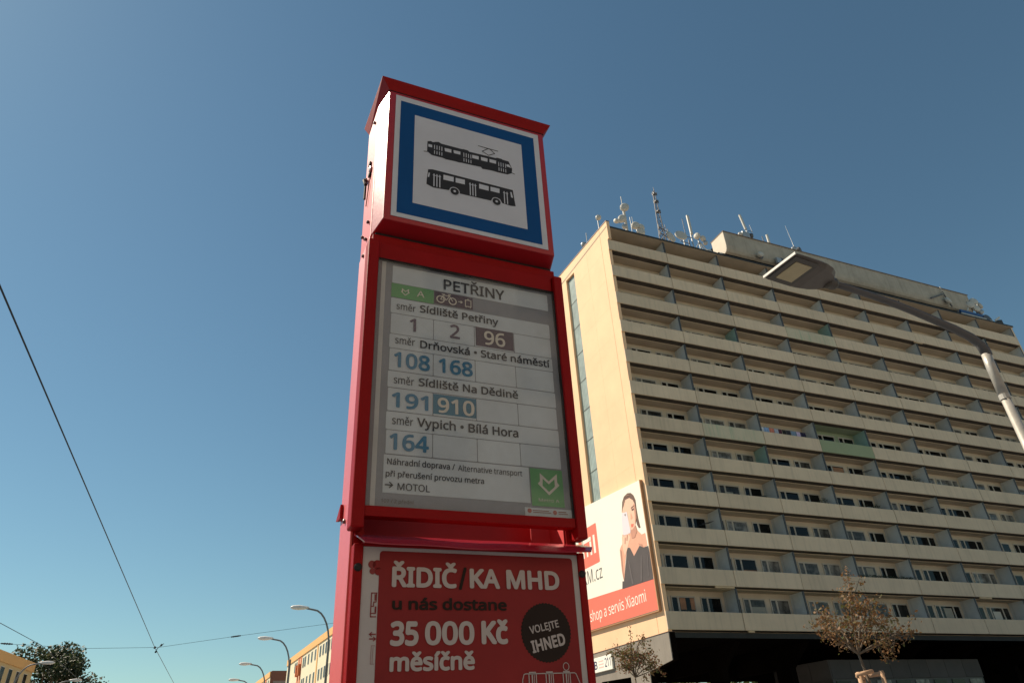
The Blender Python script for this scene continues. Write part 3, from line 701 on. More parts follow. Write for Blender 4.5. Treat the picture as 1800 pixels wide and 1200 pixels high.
bar(A, [(-.55, .1, 2.1), (-.55, .1, 4.6)], .03, m_dk, 'whip_aerial'); bar(A, [(-.6, .1, 2.3), (.1, 0, 2.3)], .04, m_dk, 'cross_arm'); bar(A, [(0, 0, .8), (.1, 0, .6)], .05)
A = aerial('aerial_cluster', 11.2, 1.0, 'braced tripod carrying three white drum aerials left of the concrete trough', 'aerial')
bar(A, [(0, 0, 0), (-.1, 0, 2.5)], .06); bar(A, [(-1.0, 0, .4), (0, 0, 2.0)], .05, name='brace'); bar(A, [(0, 0, 2.0), (1.6, .1, .1)], .05, name='brace'); bar(A, [(0, 0, 1.9), (.6, 0, 0)], .05, name='brace')
drum(A, -.2, -.1, 2.55, .32, (-1, -.4, 0)); drum(A, .3, -.2, 2.3, .30, (.3, -.9, 0)); drum(A, .5, -.2, 1.8, .22, m=m_galv)
A = aerial('aerial_cluster', 12.6, 1.0, 'low tangle of white aerial boxes against the left end of the concrete trough', 'aerial')
for x, z, r_ in ((-.6, .8, .35), (-.1, .6, .42), (.35, .5, .36), (.8, .9, .2)): drum(A, x, 0, z, r_, (-.3 + x * .3, -.9, 0))
bar(A, [(-.8, .1, 0), (-.4, .1, 1.3)], .05); bar(A, [(-.6, .2, 1.2), (1.3, .2, .3)], .04); bar(A, [(.3, .1, 0), (.3, .1, 1.1)], .04)
ZP = HB + 6.34
A = aerial('panel_aerial', 18.7, 1.75, 'leaning white stick aerial with a grey box on top of the concrete trough', 'aerial', ZP)
bar(A, [(0, 0, 0), (-.1, 0, 1.5)], .07); mb = MB(); mb.tube([(-.12, 0, 1.4), (-.3, .1, 3.4)], .13, 10); mb.build('panel', m_alu, A)
mb = MB(); mb.box(-1.0, -.1, -.3, .2, 0, .75); mb.build('equipment_box', m_galv, A, bevel=.02); drum(A, .3, 0, .6, .3, (.8, -.5, 0), m=m_dk); drum(A, -1.1, 0, .4, .25)
bar(A, [(.1, 0, 1.3), (.75, 0, 1.3)], .03, m_dk, 'cross_arm'); bar(A, [(.7, 0, 1.2), (.6, 0, 2.2)], .025, m_galv, 'whip_aerial')
A = aerial('stick_aerial', 21.35, 1.75, 'short thick white stick aerial on top of the concrete trough', 'aerial', ZP)
bar(A, [(0, 0, 0), (0, 0, 1.4)], .13, m_alu, 'stick', 10); bar(A, [(-.7, 0, 0), (-.75, 0, 1.0)], .04, m_dk)
A = aerial('whip_aerial', 24.9, 1.75, 'thin leaning whip aerial above the street lamp head', 'aerial', ZP)
bar(A, [(0, 0, 0), (-.1, 0, 1.3), (-.35, 0, 3.6)], [.06, .035, .015], m_galv, 'whip'); drum(A, .35, -.1, .25, .35, (.4, -.8, 0), m=m_dk); drum(A, -.35, -.1, .2, .3, m=m_galv); bar(A, [(.5, 0, 0), (.45, 0, .8)], .04, m_dk)
A = aerial('drum_lamp', 18.95, 1.2, 'round pale drum hanging on the face of the concrete trough', 'aerial', HB)
drum(A, 0, .05, 4.05, .30, (-.2, -1, 0), h=.35); mb = MB(); mb.drum((.15, .2, 4.05), (0, -1, 0), .36, .1, 16, 0); mb.build('mount', m_dk, A)
A = aerial('equipment_box', 21.5, 1.2, 'small pale box hanging on the face of the concrete trough', 'aerial', HB)
mb = MB(); mb.box(-.4, .2, 0, .28, 3.6, 4.3); mb.build('box', m_galv, A, bevel=.02); mb = MB(); mb.box(.22, .55, .05, .28, 3.9, 4.4); mb.build('bracket', m_dk, A)
A = aerial('aerial_bracket', 46.1, 1.2, 'dark triangular bracket with a white dish near the right end of the trough', 'aerial', HB)
bar(A, [(-2.6, .1, 4.1), (0, .1, 5.3)], .08, m_dk, 'brace'); bar(A, [(0, .1, 5.6), (.6, .1, 3.6)], .08, m_dk, 'brace'); drum(A, .1, 0, 4.3, .42, (.2, -.9, .2)); bar(A, [(0, .1, 5.2), (0, .1, 6.3)], .05, m_alu)
bar(A, [(1.2, .1, 1.6), (1.2, .1, 3.2)], .1, m_dk, 'post')
A = aerial('aerial_cluster', 51.4, 1.6, 'white drum aerials on a mast right of the concrete trough', 'aerial')
bar(A, [(0, 0, 0), (.1, 0, 3.6)], .09, m_dk); drum(A, 0, -.2, 3.9, .48, (-.3, -.9, .2)); drum(A, -.95, -.2, 3.2, .45); drum(A, .8, -.2, 3.45, .42, (.5, -.8, .3)); drum(A, -.35, -.3, 2.75, .45, (-.2, -1, 0)); drum(A, .3, -.3, 2.4, .3, m=m_galv)
bar(A, [(-.9, 0, 3.1), (.8, 0, 3.3)], .06)
m_bluepaint = mat('blue_paint', (.02, .07, .20), .5)
A = aerial('roof_hoist', 50.2, 1.3, 'blue roof hoist beam with a wheel at the right end of the roof', 'hoist')
mb = MB(); mb.box(-2.4, 2.0, -.1, .1, 1.55, 1.95); mb.build('beam', m_bluepaint, A); mb = MB(); mb.box(-2.6, 1.6, -.2, -.12, 1.25, 1.40); mb.build('rail', m_alu, A)
mb = MB(); mb.drum((2.0, 0, 1.3), (0, -1, 0), .75, .3, 18, .05); mb.build('wheel', m_dk, A); drum(A, 1.7, -.4, .75, .25); bar(A, [(-2.2, 0, 0), (-2.2, 0, 1.6)], .06); bar(A, [(-1.0, 0, 2), (-.6, 0, 2.6)], .08, m_alu)
mb = MB(); mb.box(2.7, 3.3, -.2, .2, .3, .8); mb.build('counterweight', m_galv, A)
A = aerial('roof_hatch', 56.2, 1.5, 'dark raised hatch with a white top at the far right roof corner', 'hatch')
A.location = bw(52.9, .8, ZR)
mb = MB(); mb.prism([(-.9, 0), (1.0, 0), (1.0, 1.4), (.2, 1.2)], -.1, .8, 'y'); mb.build('hatch_body', m_black, A)
mb = MB(); mb.prism([(-.4, .85), (.7, 1.55), (.65, 1.75), (-.5, 1.05)], -.2, -.11, 'y'); mb.build('hatch_top', m_alu, A); drum(A, -1.1, 0, .35, .18)

# ------------------------------------------------------------------ the stop totem
td = Vector((0.90857455, 0.41743847, 0.01540782)); tn = Vector((0.41772273, -0.90795628, -0.03351302)); tz = Vector((0, -0.03688528, 0.99931951))
TO = Vector((-0.10791242, 1.64390153, 1.6)) - tz * 1.6
TM = Matrix(((td.x, -tn.x, tz.x, TO.x), (td.y, -tn.y, tz.y, TO.y), (td.z, -tn.z, tz.z, TO.z), (0, 0, 0, 1)))
TT = empty('bus_stop_totem', mtx=TM)
tag(TT, 'tall red tram and bus stop totem with a framed line board and a recruitment poster', 'stop sign')
def tp(v): return lambda x, y: (x, -v, y + 1.6)

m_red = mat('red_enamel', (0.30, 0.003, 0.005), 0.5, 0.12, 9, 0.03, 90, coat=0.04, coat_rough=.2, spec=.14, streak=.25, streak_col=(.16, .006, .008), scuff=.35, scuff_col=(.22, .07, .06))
m_red_sunlit = mat('red_enamel_sunlit', (0.72, 0.06, 0.06), 0.42, 0.08, 8, 0.02, 60, coat=1.0, coat_rough=.50, spec=1.0)  # same red paint, lifted to its sunlit, glaring tone for the sides
m_redin = mat('red_inner', (0.40, 0.008, 0.012), 0.6, 0.15, 9)
m_seam = mat('seam_black', (0.01, 0.008, 0.008), 0.7)
m_bolt = mat('bolt_metal', (.12, .10, .10), .35, metal=.7)
m_steel = mat('latch_steel', (.35, .32, .30), .3, metal=.8)

def tb(name, m, parts, parent=TT, bevel=0.0015):
    """boxes given as x0,x1, v0,v1 (towards the viewer), w0,w1"""
    mb = MB()
    for (x0, x1, v0, v1, w0, w1) in parts: mb.box(x0, x1, -v1, -v0, w0 + 1.6, w1 + 1.6)
    return mb.build(name, m, parent, bevel=bevel)
# column: two side plates, back and inner posts
for s in (-1, 1):
    x0, x1 = (-.292, -.286) if s < 0 else (.286, .292)
    tb('side_plate', m_red_sunlit, [(x0, x1, -.19, -.050, -1.6, 1.31)])
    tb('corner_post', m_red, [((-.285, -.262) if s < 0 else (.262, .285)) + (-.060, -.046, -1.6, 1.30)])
tb('back_panel', m_redin, [(-.286, .286, -.19, -.184, -1.6, .59), (-.286, .286, -.19, -.184, .82, 1.31)])
tb('inner_tray', m_redin, [(-.285, .285, -.183, -.06, .30, .306), (-.285, .285, -.183, -.06, .84, .846)])
tb('base_plate', m_bolt, [(-.36, .36, -.26, .05, -1.6, -1.585)])
tb('inner_bracket', m_redin, [(.195, .250, -.120, -.114, .36, .84)])
# header rail between cabinet and box
tb('header_rail', m_red, [(-.270, .270, -.045, -.014, 1.2125, 1.268)])
tb('header_rail', m_red, [(-.288, .288, -.052, -.022, 1.270, 1.300)])
tb('seam', m_seam, [(-.280, .280, -.060, -.030, 1.2995, 1.3125)], bevel=0)
# middle cabinet
tb('cabinet_stile', m_red, [(-.302, -.2715, -.046, 0, .4604, 1.2674)], bevel=.004)
tb('cabinet_stile', m_red, [(.2735, .302, -.046, 0, .4604, 1.2674)], bevel=.004)
tb('cabinet_rail', m_red, [(-.2710, .2730, -.040, -.008, .489, .5135)])
tb('cabinet_gasket', m_seam, [(-.2712, -.2700, -.03, -.009, .5135, 1.2125), (.2722, .2732, -.03, -.009, .5135, 1.2125), (-.2712, .2732, -.03, -.009, 1.2117, 1.2124)], bevel=0)

# board behind glass
m_bo_v = mat('board_frame_violet', (.22, .20, .25), .7, .1, 12)
m_bo_s = mat('board_strip', (.58, .60, .62), .7, .1, 12)
m_bo_b = mat('board_band', (.27, .30, .36), .7, .12, 10)
m_cell = mat('board_cell', (.62, .71, .80), .75, .10, 14)
m_line = mat('cell_line', (.20, .20, .20), .8)
m_gr = mat('board_green', (.12, .40, .16), .7, .1, 12)
m_pu = mat('board_purple', (.085, .060, .105), .7, .1, 12)
m_bl = mat('board_blue', (.03, .20, .34), .7, .1, 12)
m_txt = mat('board_dark_text', (.018, .028, .045), .8)
m_nb = mat('board_blue_number', (.03, .21, .40), .8)
m_np = mat('board_purple_number', (.10, .07, .13), .8)
m_pale = mat('board_pale_print', (.72, .70, .65), .8)
B = tb('line_board', m_bo_b, [(-.2710, .2722, -.040, -.0240, .5137, 1.2123)], bevel=0)
V0 = -.0236; dv = .0006
def bf(polys, m, name, k=1): return flat(polys, tp(V0 + dv * k), m, B, name)
def bt(body, x0, x1, y0, cap, m, bold=.02, k=4): return lettering(body, x0, x1, y0, cap, tp(V0 + dv * k), m, B, bold * .8)
bf([rect(-.271, .5137, -.257, 1.2123)], m_bo_v, 'edge_strip'); bf([rect(-.257, .5137, -.2455, 1.2123)], m_bo_s, 'light_strip')
XL, XR = -.2265, .2540
XC = [XL, -.1062, .0138, .1352, XR]
bf([rrect(XL, 1.1460, XR + .002, 1.2035, .003)], m_cell, 'title_cell')
for (a, b) in ((1.0485, 1.0970), (.9405, .9825), (.8260, .8720), (.7105, .7585)):
    bf([rrect(XL - .001, a, XR, b, .004)], m_cell, 'direction_cell')
for (a, b) in ((.9845, 1.0465), (.8745, .9385), (.7610, .8235), (.6475, .7085)):
    for i in range(4):
        bf([rrect(XC[i] + .0010, a, XC[i + 1] - .0010, b, .003)], m_cell, 'number_cell')
bf([rect(XL - .002, .5500, .1565, .6445)], m_cell, 'notice_cell')
bf([rect(-.228, 1.0990, -.1066, 1.1445)], m_gr, 'metro_cell', 2); bf([rect(-.1046, 1.1025, .0110, 1.1425)], m_pu, 'bicycle_cell', 2)
bf([rect(.0175, .9875, .1335, 1.0485)], m_pu, 'line_cell', 2); bf([rect(-.1056, .7660, .0134, .8220)], m_bl, 'line_cell', 2)
bf([rect(.1597, .5440, .2535, .6435)], m_gr, 'metro_logo_cell', 2)
def ring(outer, inner):
    """outline as quads between two loops of equal length"""
    n = len(outer); return [[outer[i], outer[(i + 1) % n], inner[(i + 1) % n], inner[i]] for i in range(n)]
# metro emblem: pointed shield with a notched top
Lg = [(.1870, .6320), (.2115, .6110), (.2370, .6330), (.2365, .6095), (.2425, .6020), (.2105, .5735), (.1790, .6030), (.1860, .6095)]
Li = [(.1945, .6170), (.2115, .6030), (.2290, .6180), (.2285, .6050), (.2290, .5985), (.2105, .5825), (.1925, .5985), (.1935, .6055)]
bf(ring(Lg, Li), m_pale, 'metro_emblem', 4)
c0 = (-.1890, 1.1205)
sc = .40
g2 = [(c0[0] + (x - .2108) * sc, c0[1] + (y - .6030) * sc) for x, y in Lg]; i2 = [(c0[0] + (x - .2108) * sc, c0[1] + (y - .6030) * sc) for x, y in Li]
bf(ring(g2, i2), m_pale, 'metro_emblem', 4)
bt('A', -.1560, -.1335, 1.1130, .0200, m_pale, .01)
bt('Metro A', .1790, .2380, .5555, .0085, m_gr if False else m_pale, 0.0)
# bicycle, arrow and tram outline
bik = []
for cx in (-.0865, -.0505): bik += ring(circle(cx, 1.1185, .0125, 16), circle(cx, 1.1185, .0092, 16))
bik += stroke([(-.0865, 1.1185), (-.078, 1.1340), (-.060, 1.1335), (-.0505, 1.1185)], .0026) + stroke([(-.078, 1.1300), (-.0690, 1.1185), (-.060, 1.1335)], .0024) + stroke([(-.0865, 1.1185), (-.0690, 1.1185)], .0022)
bik += stroke([(-.082, 1.1370), (-.074, 1.1370)], .0026) + stroke([(-.060, 1.1335), (-.0625, 1.1385), (-.0560, 1.1380)], .0024)
bik += stroke([(-.0330, 1.1210), (-.0215, 1.1210)], .0026) + stroke([(-.0260, 1.1250), (-.0215, 1.1210), (-.0260, 1.1170)], .0024)
bik += stroke([(-.0120, 1.1310), (-.0120, 1.1100), (.0050, 1.1100), (.0050, 1.1310), (-.0120, 1.1310)], .0026) + stroke([(-.0080, 1.1310), (-.0035, 1.1355), (.0010, 1.1310)], .0022) + stroke([(-.009, 1.1100), (-.0105, 1.1065)], .0024) + stroke([(.002, 1.1100), (.0035, 1.1065)], .0024)
bf(bik, m_pale, 'bicycle_pictogram', 4)
bt('PETŘINY', -.0772, .1124, 1.1540, .0352, m_txt, .022)
for y in (1.0610, .9545, .8370, .7245): bt('směr', -.2120, -.1580, y, .0215, m_txt, .006)
bt('Sídliště Petřiny', -.1465, .0885, 1.0635, .0235, m_txt, .025)
bt('Drňovská • Staré náměstí', -.1439, .2450, .9515, .0232, m_txt, .025)
bt('Sídliště Na Dědině', -.1460, .1378, .8385, .0228, m_txt, .025)
bt('Vypich • Bílá Hora', -.1482, .1318, .7245, .0245, m_txt, .025)
bt('1', -.1740, -.1560, .9985, .0410, m_np, .02); bt('2', -.0590, -.0300, .9975, .0440, m_np, .02); bt('96', .0425, .1071, .9950, .0440, m_pale, .02)
bt('108', -.2139, -.1155, .8845, .0450, m_nb, .03); bt('168', -.0917, .0060, .8860, .0440, m_nb, .03)
bt('191', -.2157, -.1187, .7705, .0420, m_nb, .03); bt('910', -.0942, .0078, .7705, .0425, m_pale, .025)
bt('164', -.2172, -.1163, .6575, .0435, m_nb, .03)
bt('Náhradní doprava /', -.2205, -.0480, .6195, .0155, m_txt, .02); bt('Alternative transport', -.0400, .1362, .6185, .0152, m_txt, .008)
bt('při přerušení provozu metra', -.2229, .0292, .5895, .0148, m_txt, .02)
bf(stroke([(-.2229, .5690), (-.2050, .5690)], .0030) + stroke([(-.2125, .5755), (-.2050, .5690), (-.2125, .5625)], .0030), m_txt, 'arrow', 4)
bt('MOTOL', -.1931, -.1126, .5580, .0172, m_txt, .01)
bt('107 / 2 přední', -.2311, -.1520, .5262, .0085, mat('board_faded_text', (.16, .15, .15), .8), .01)
bf([rect(.1386, .5165, .2722, .5385)], m_cell, 'logo_strip', 2)
m_logor = mat('board_logo_red', (.45, .14, .12), .8)
bf([circle(.1510, .5300, .0060, 14), circle(.2230, .5290, .0058, 14)], m_logor, 'logo_disc', 4)
m_fade = mat('board_logo_text', (.30, .16, .14), .8)
bf([rect(.1600, .5305, .2060, .5325), rect(.1600, .5260, .2120, .5280), rect(.2330, .5300, .2560, .5325), rect(.2330, .5255, .2600, .5275)], m_fade, 'logo_lines', 4)

# dusty glass in front of the board
gm = bpy.data.materials.new('dusty_glass'); gm.use_nodes = True; t = gm.node_tree; t.nodes.clear()
go = t.nodes.new('ShaderNodeOutputMaterial'); tr = t.nodes.new('ShaderNodeBsdfTransparent'); gl = t.nodes.new('ShaderNodeBsdfGlossy')
df = t.nodes.new('ShaderNodeBsdfDiffuse'); lw = t.nodes.new('ShaderNodeLayerWeight'); pw = t.nodes.new('ShaderNodeMath'); fr = t.nodes.new('ShaderNodeMath'); mx1 = t.nodes.new('ShaderNodeMixShader'); mx2 = t.nodes.new('ShaderNodeMixShader')
lw.inputs[0].default_value = .5; pw.operation = 'POWER'; pw.inputs[1].default_value = 4.0; fr.operation = 'MULTIPLY_ADD'; fr.inputs[1].default_value = .45; fr.inputs[2].default_value = .025; t.links.new(lw.outputs['Facing'], pw.inputs[0]); t.links.new(pw.outputs[0], fr.inputs[0]); gl.inputs['Roughness'].default_value = .05; df.inputs[0].default_value = (.42, .40, .40, 1); tr.inputs[0].default_value = (.97, .97, .96, 1)
tcg = t.nodes.new('ShaderNodeTexCoord'); ng = t.nodes.new('ShaderNodeTexNoise'); ng.inputs['Scale'].default_value = 7; ng.inputs['Detail'].default_value = 6
mg = t.nodes.new('ShaderNodeMapRange'); mg.inputs[1].default_value = .35; mg.inputs[2].default_value = .75; mg.inputs[3].default_value = .02; mg.inputs[4].default_value = .09
t.links.new(tcg.outputs['Object'], ng.inputs[0]); t.links.new(ng.outputs[0], mg.inputs[0]); t.links.new(mg.outputs[0], mx1.inputs[0])
t.links.new(tr.outputs[0], mx1.inputs[1]); t.links.new(df.outputs[0], mx1.inputs[2])
t.links.new(fr.outputs[0], mx2.inputs[0]); t.links.new(mx1.outputs[0], mx2.inputs[1]); t.links.new(gl.outputs[0], mx2.inputs[2]); t.links.new(mx2.outputs[0], go.inputs[0])
mb = MB(); mb.box(-.2698, .2720, .0125, .0140, .5140 + 1.6, 1.2115 + 1.6)
mb.build('glass_pane', gm, TT)

# top box: tapered sides, flat underside, flared cap
def frustum(mb, hw0, v0, wa0, wb0, hw1, v1, wa1, wb1):
    a = [(-hw0, -v0, wa0 + 1.6), (hw0, -v0, wa0 + 1.6), (hw0, -v0, wb0 + 1.6), (-hw0, -v0, wb0 + 1.6)]
    b = [(-hw1, -v1, wa1 + 1.6), (hw1, -v1, wa1 + 1.6), (hw1, -v1, wb1 + 1.6), (-hw1, -v1, wb1 + 1.6)]
    mb.add(a + b, [(0, 1, 2, 3), (7, 6, 5, 4), (0, 4, 5, 1), (1, 5, 6, 2), (2, 6, 7, 3), (3, 7, 4, 0)])
mb = MB(); frustum(mb, .271, .0225, 1.327, 1.848, .289, -.050, 1.313, 1.848)
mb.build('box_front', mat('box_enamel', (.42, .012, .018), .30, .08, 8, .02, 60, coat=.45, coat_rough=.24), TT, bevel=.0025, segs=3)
tb('box_back', mat('box_back_sunlit', (.62, .035, .04), .42, .08, 8, .02, 60, coat=.4, coat_rough=.5), [(-.290, .290, -.19, -.0515, 1.312, 1.848)], bevel=.002)  # red lifted towards the sunlit tone, like the side plates
mb = MB()
c = [(-.272, -.0245, 1.849), (.272, -.0245, 1.849), (.290, .19, 1.849), (-.290, .19, 1.849), (-.300, -.034, 1.893), (.300, -.034, 1.893), (.305, .21, 1.893), (-.305, .21, 1.893)]
mb.add([(x, y, z + 1.6) for x, y, z in c], [(0, 3, 2, 1), (4, 5, 6, 7), (0, 1, 5, 4), (1, 2, 6, 5), (2, 3, 7, 6), (3, 0, 4, 7)])
mb.build('roof_cap', m_red, TT, bevel=.0015)
tb('cap_seam', m_seam, [(-.274, .274, .018, .0238, 1.8475, 1.8495)], bevel=0)
SB = tb('sign_panel', mat('sign_panel_white', (.62, .67, .74), .45, .06, 10, spec=.4), [(-.2505, .2505, .0230, .0250, 1.3420, 1.8350)], bevel=.0006)
m_sblue = mat('sign_blue', (.001, .075, .26), .55, .06, 8, spec=.2); m_swhite = mat('sign_white_print', (.60, .65, .73), .45, .05, 10, spec=.4); m_sblk = mat('sign_black', (.012, .014, .018), .5)
def sf(polys, m, name, k): return flat(polys, tp(.0251 + .0005 * k), m, SB, name)
sf([rect(-.2345, 1.3565, .2310, 1.8130)], m_sblue, 'blue_field', 1); sf([rect(-.1880, 1.4040, .1825, 1.7650)], m_swhite, 'white_field', 2)
o = sf([TRAM], m_sblk, 'tram_pictogram', 3); [sf([q], m_swhite, 'tram_window', 4) for q in TRAMW]
dl = []
for x0, x1 in ((-.1225, -.0985), (-.0252, -.0015), (.0950, .1188)):
    for k in range(4):
        x = x0 + (x1 - x0) * k / 3
        dl += [rect(x - .0012, 1.6390, x + .0012, 1.6570), rect(x - .0012, 1.6190, x + .0012, 1.6335)]
sf(dl, m_swhite, 'tram_doors', 4)['kind'] = 'stuff'
pl = []
for p in PANTO: pl += stroke(p, .0028)
sf(pl, m_sblk, 'pantograph', 3)
sf([BUS], m_sblk, 'bus_pictogram', 3)
[sf([q], m_swhite, 'bus_window', 4) for q in BUSW]
dl = []
for x0, x1 in ((-.1235, -.1050), (-.0065, .0110), (.1085, .1185)):
    n = 3 if x1 - x0 > .015 else 2
    for k in range(n):
        x = x0 + (x1 - x0) * k / (n - 1); dl.append(rect(x - .0016, 1.4865, x + .0016, 1.5365))
    dl.append(rect(x0 - .004, 1.5290, x1 + .004, 1.5312))
sf(dl, m_swhite, 'bus_doors', 4)['kind'] = 'stuff'
for cx in (-.0577, .0805):
    sf(ring(circle(cx, 1.4860, .0165, 24), circle(cx, 1.4860, .0140, 24)), m_swhite, 'wheel_arch', 4); sf([circle(cx, 1.4855, .0137, 24)], m_sblk, 'wheel', 5); sf([circle(cx, 1.4858, .0042, 14)], m_swhite, 'hub', 6)

# lower cabinet with the poster
for s in (-1, 1):
    tb('poster_stile', m_red, [((-.289, -.2675) if s < 0 else (.2715, .2905)) + (-.044, -.011, -1.2, .428)], bevel=.003)
tb('poster_rail', m_red, [(-.2670, .2710, -.044, -.011, .4225, .436)])
tb('poster_rail', m_red, [(-.2670, .2710, -.044, -.011, -1.2, -.90)])
m_pw = mat('poster_white', (.52, .49, .48), .8, .07, 10); m_pr = mat('poster_red', (.26, .013, .013), .75, .16, 5, streak=.22, scuff=.25, scuff_col=(.34, .10, .09)); m_pwt = mat('poster_lettering', (.50, .45, .43), .8, .05, 10); m_pb = mat('poster_black', (.020, .010, .006), .9)
PO = tb('poster_sheet', m_pw, [(-.2668, .2708, -.030, -.0160, -.90, .4222)], bevel=0)
tb('cabinet_back', m_redin, [(-.285, .285, -.058, -.045, -1.2, .36)])
def pf(polys, m, name, k): return flat(polys, tp(-.0160 + .0006 * k), m, PO, name)
def pt(body, x0, x1, y0, cap, m, bold=.035, rot=0): return lettering(body, x0, x1, y0, cap, tp(-.0160 + .0006 * 4), m, PO, bold, rot)
pf([rrect(-.2297, -.86, .2560, .4140, .008)], m_pr, 'red_field', 1)
pf([circle(-.2345, .3830, .0105, 14), circle(-.2315, .3690, .0085, 14)], m_pr, 'red_blob', 2)
pf([circle(-.2465, .3835, .0085, 12), circle(-.2445, .3690, .0068, 12)], mat('poster_icon_red', (.25, .03, .03), .6), 'icon_blob', 2)
ic = []
ic += stroke([(-.2320, .3235), (-.2440, .3235), (-.2445, .2750), (-.2330, .2750)], .0022) + stroke([(-.2330, .3235), (-.2335, .3050), (-.2385, .3050), (-.2388, .2960), (-.2440, .2960)], .0020) + stroke([(-.2335, .2900), (-.2335, .2820), (-.2440, .2820)], .0020)
ic += [rect(-.2372, .3080, -.2325, .3210), rect(-.2360, .2840, -.2322, .2960)]
ic += [rect(-.2445, .2390, -.2310, .2415), rect(-.2445, .2300, -.2310, .2325)] + stroke([(-.2400, .2440), (-.2450, .2402), (-.2400, .2365)], .002) + stroke([(-.2360, .2350), (-.2310, .2312), (-.2360, .2275)], .002)
pf(ic, MATS['poster_icon_red'], 'margin_icons', 2)
pf(stroke([(-.2320, .2180), (-.2395, .2180), (-.2400, .1830), (-.2325, .1830)], .0012) + stroke([(-.2355, .2150), (-.2360, .1850)], .0012), mat('poster_icon_pale', (.36, .20, .20), .6), 'margin_tram', 2)
pt('ŘIDIČ', -.2007, -.0480, .3365, .0440, m_pwt); pt('/', -.0442, -.0241, .3335, .0500, m_pb, .03); pt('KA MHD', -.0173, .2155, .3372, .0440, m_pwt)
pt('u nás dostane', -.1983, .0733, .2895, .0245, m_pb, .03)
pt('35', -.2004, -.1374, .2170, .0490, m_pwt, .04); pt('000', -.1233, -.0085, .2180, .0480, m_pwt, .03); pt('Kč', .0084, .0736, .2185, .0490, m_pwt, .04)
pt('měsíčně', -.1995, -.0087, .1675, .0360, m_pwt, .035)
burst = []
for k in range(96):
    r_ = .0655 if k % 2 else .0630; a = 2 * math.pi * k / 96; burst.append((.1712 + r_ * math.cos(a), .2430 + r_ * math.sin(a)))
pf([burst], m_pb, 'black_badge', 2)
pt('VOLEJTE', .1290, .2065, .2465, .0165, m_pwt, .02, math.radians(11.5)); pt('IHNED', .1325, .2215, .2070, .0265, m_pwt, .035, math.radians(11.5))
tl = stroke([(.1025, .05), (.1040, .1440), (.1075, .1545), (.1110, .1565), (.2360, .1560), (.2400, .1535), (.2520, .1250)], .0020)
for x in (.1290, .1715, .2150): tl += [rect(x - .0085, .1550, x + .0085, .1602)] + stroke([(x - .0090, .155), (x - .0085, .05)], .0022) + stroke([(x + .0090, .155), (x + .0085, .05)], .0022) + stroke([(x - .0010, .155), (x - .001, .05)], .0030) + stroke([(x + .004, .155), (x + .004, .05)], .0015)
tl += ring(circle(.2155, .1695, .0082, 18, .0088), circle(.2155, .1695, .0066, 18, .0072)) + stroke([(.108, .12), (.250, .12)], .0015)
pf(tl, m_pwt, 'tram_outline', 4)
# rain lid of the lower cabinet: bent sheet sloping forward
mb = MB(); nx = 12; vs = []
for k in range(nx + 1):
    f = k / nx; x = -.284 + f * (.3035 + .284)
    sag = .004 * math.sin(f * math.pi) + .0012 * math.sin(f * 17)
    vs += [(x, .048, .4570 + 1.6 - sag * .3), (x + (.004 if k == nx else 0), -.004, .4390 + 1.6 - sag), (x - (.012 if k == nx else -.010 if k == 0 else 0) , -.026, .4235 + 1.6 - sag)]
fs = []
for k in range(nx):
    for j in range(2):
        a = 3 * k + j; fs.append((a, a + 1, a + 4, a + 3))
mb.add(vs, fs); o = mb.build('rain_lid', mat('lid_enamel', (.40, .02, .035), .25, .1, 9, coat=.6, coat_rough=.08), TT)
sm = o.modifiers.new('sheet', 'SOLIDIFY'); sm.thickness = .003
# latches, bolts and hinges on the left side
def sidebolt(v, w_, r=.006, m=m_bolt, name='bolt'):
    mb = MB(); mb.drum((-.2935, -v, w_ + 1.6), (-1, 0, 0), r, .006, 10, .002); return mb.build(name, m, TT)
sidebolt(-.114, 1.645, .011, m_seam, 'latch_knob'); sidebolt(-.102, 1.612, .012, m_steel, 'latch_knob'); sidebolt(-.110, 1.596, .010, m_seam, 'latch_knob')
mb = MB(); mb.tube([(-.296, .168, 3.225), (-.302, .150, 3.205), (-.298, .140, 3.18)], .006, 6); mb.tube([(-.297, .150, 3.215), (-.297, .152, 3.13)], .004, 6); mb.build('latch_handle', m_seam, TT)
mb = MB(); mb.prism([(.095, 3.175), (.108, 3.15), (.132, 3.085), (.120, 3.12)], -.296, -.2925, 'x'); mb.build('latch_blade', m_steel, TT)
for v, w_ in ((-.083, 1.3866), (-.1603, 1.3858), (-.1044, 1.338), (-.124, 1.29), (-.083, 1.80), (-.1254, .5045)): sidebolt(v, w_, .0055)
for s in (-1, 1):
    mb = MB(); x0, x1 = (-.300, -.2925) if s < 0 else (.2925, .300)
    mb.prism([(.160, 2.155), (.212, 2.125), (.185, 2.120), (.160, 2.120)], x0, x1, 'x'); mb.build('hinge_flap', m_red, TT)
mb = MB(); mb.drum((.2790, .0115, .3760 + 1.6), (0, -1, 0), .009, .006, 10, .003); mb.build('lock', m_seam, TT)
mb = MB(); mb.drum((-.2780, .0115, .3760 + 1.6), (0, -1, 0), .009, .006, 10, .003); mb.build('lock', m_seam, TT)

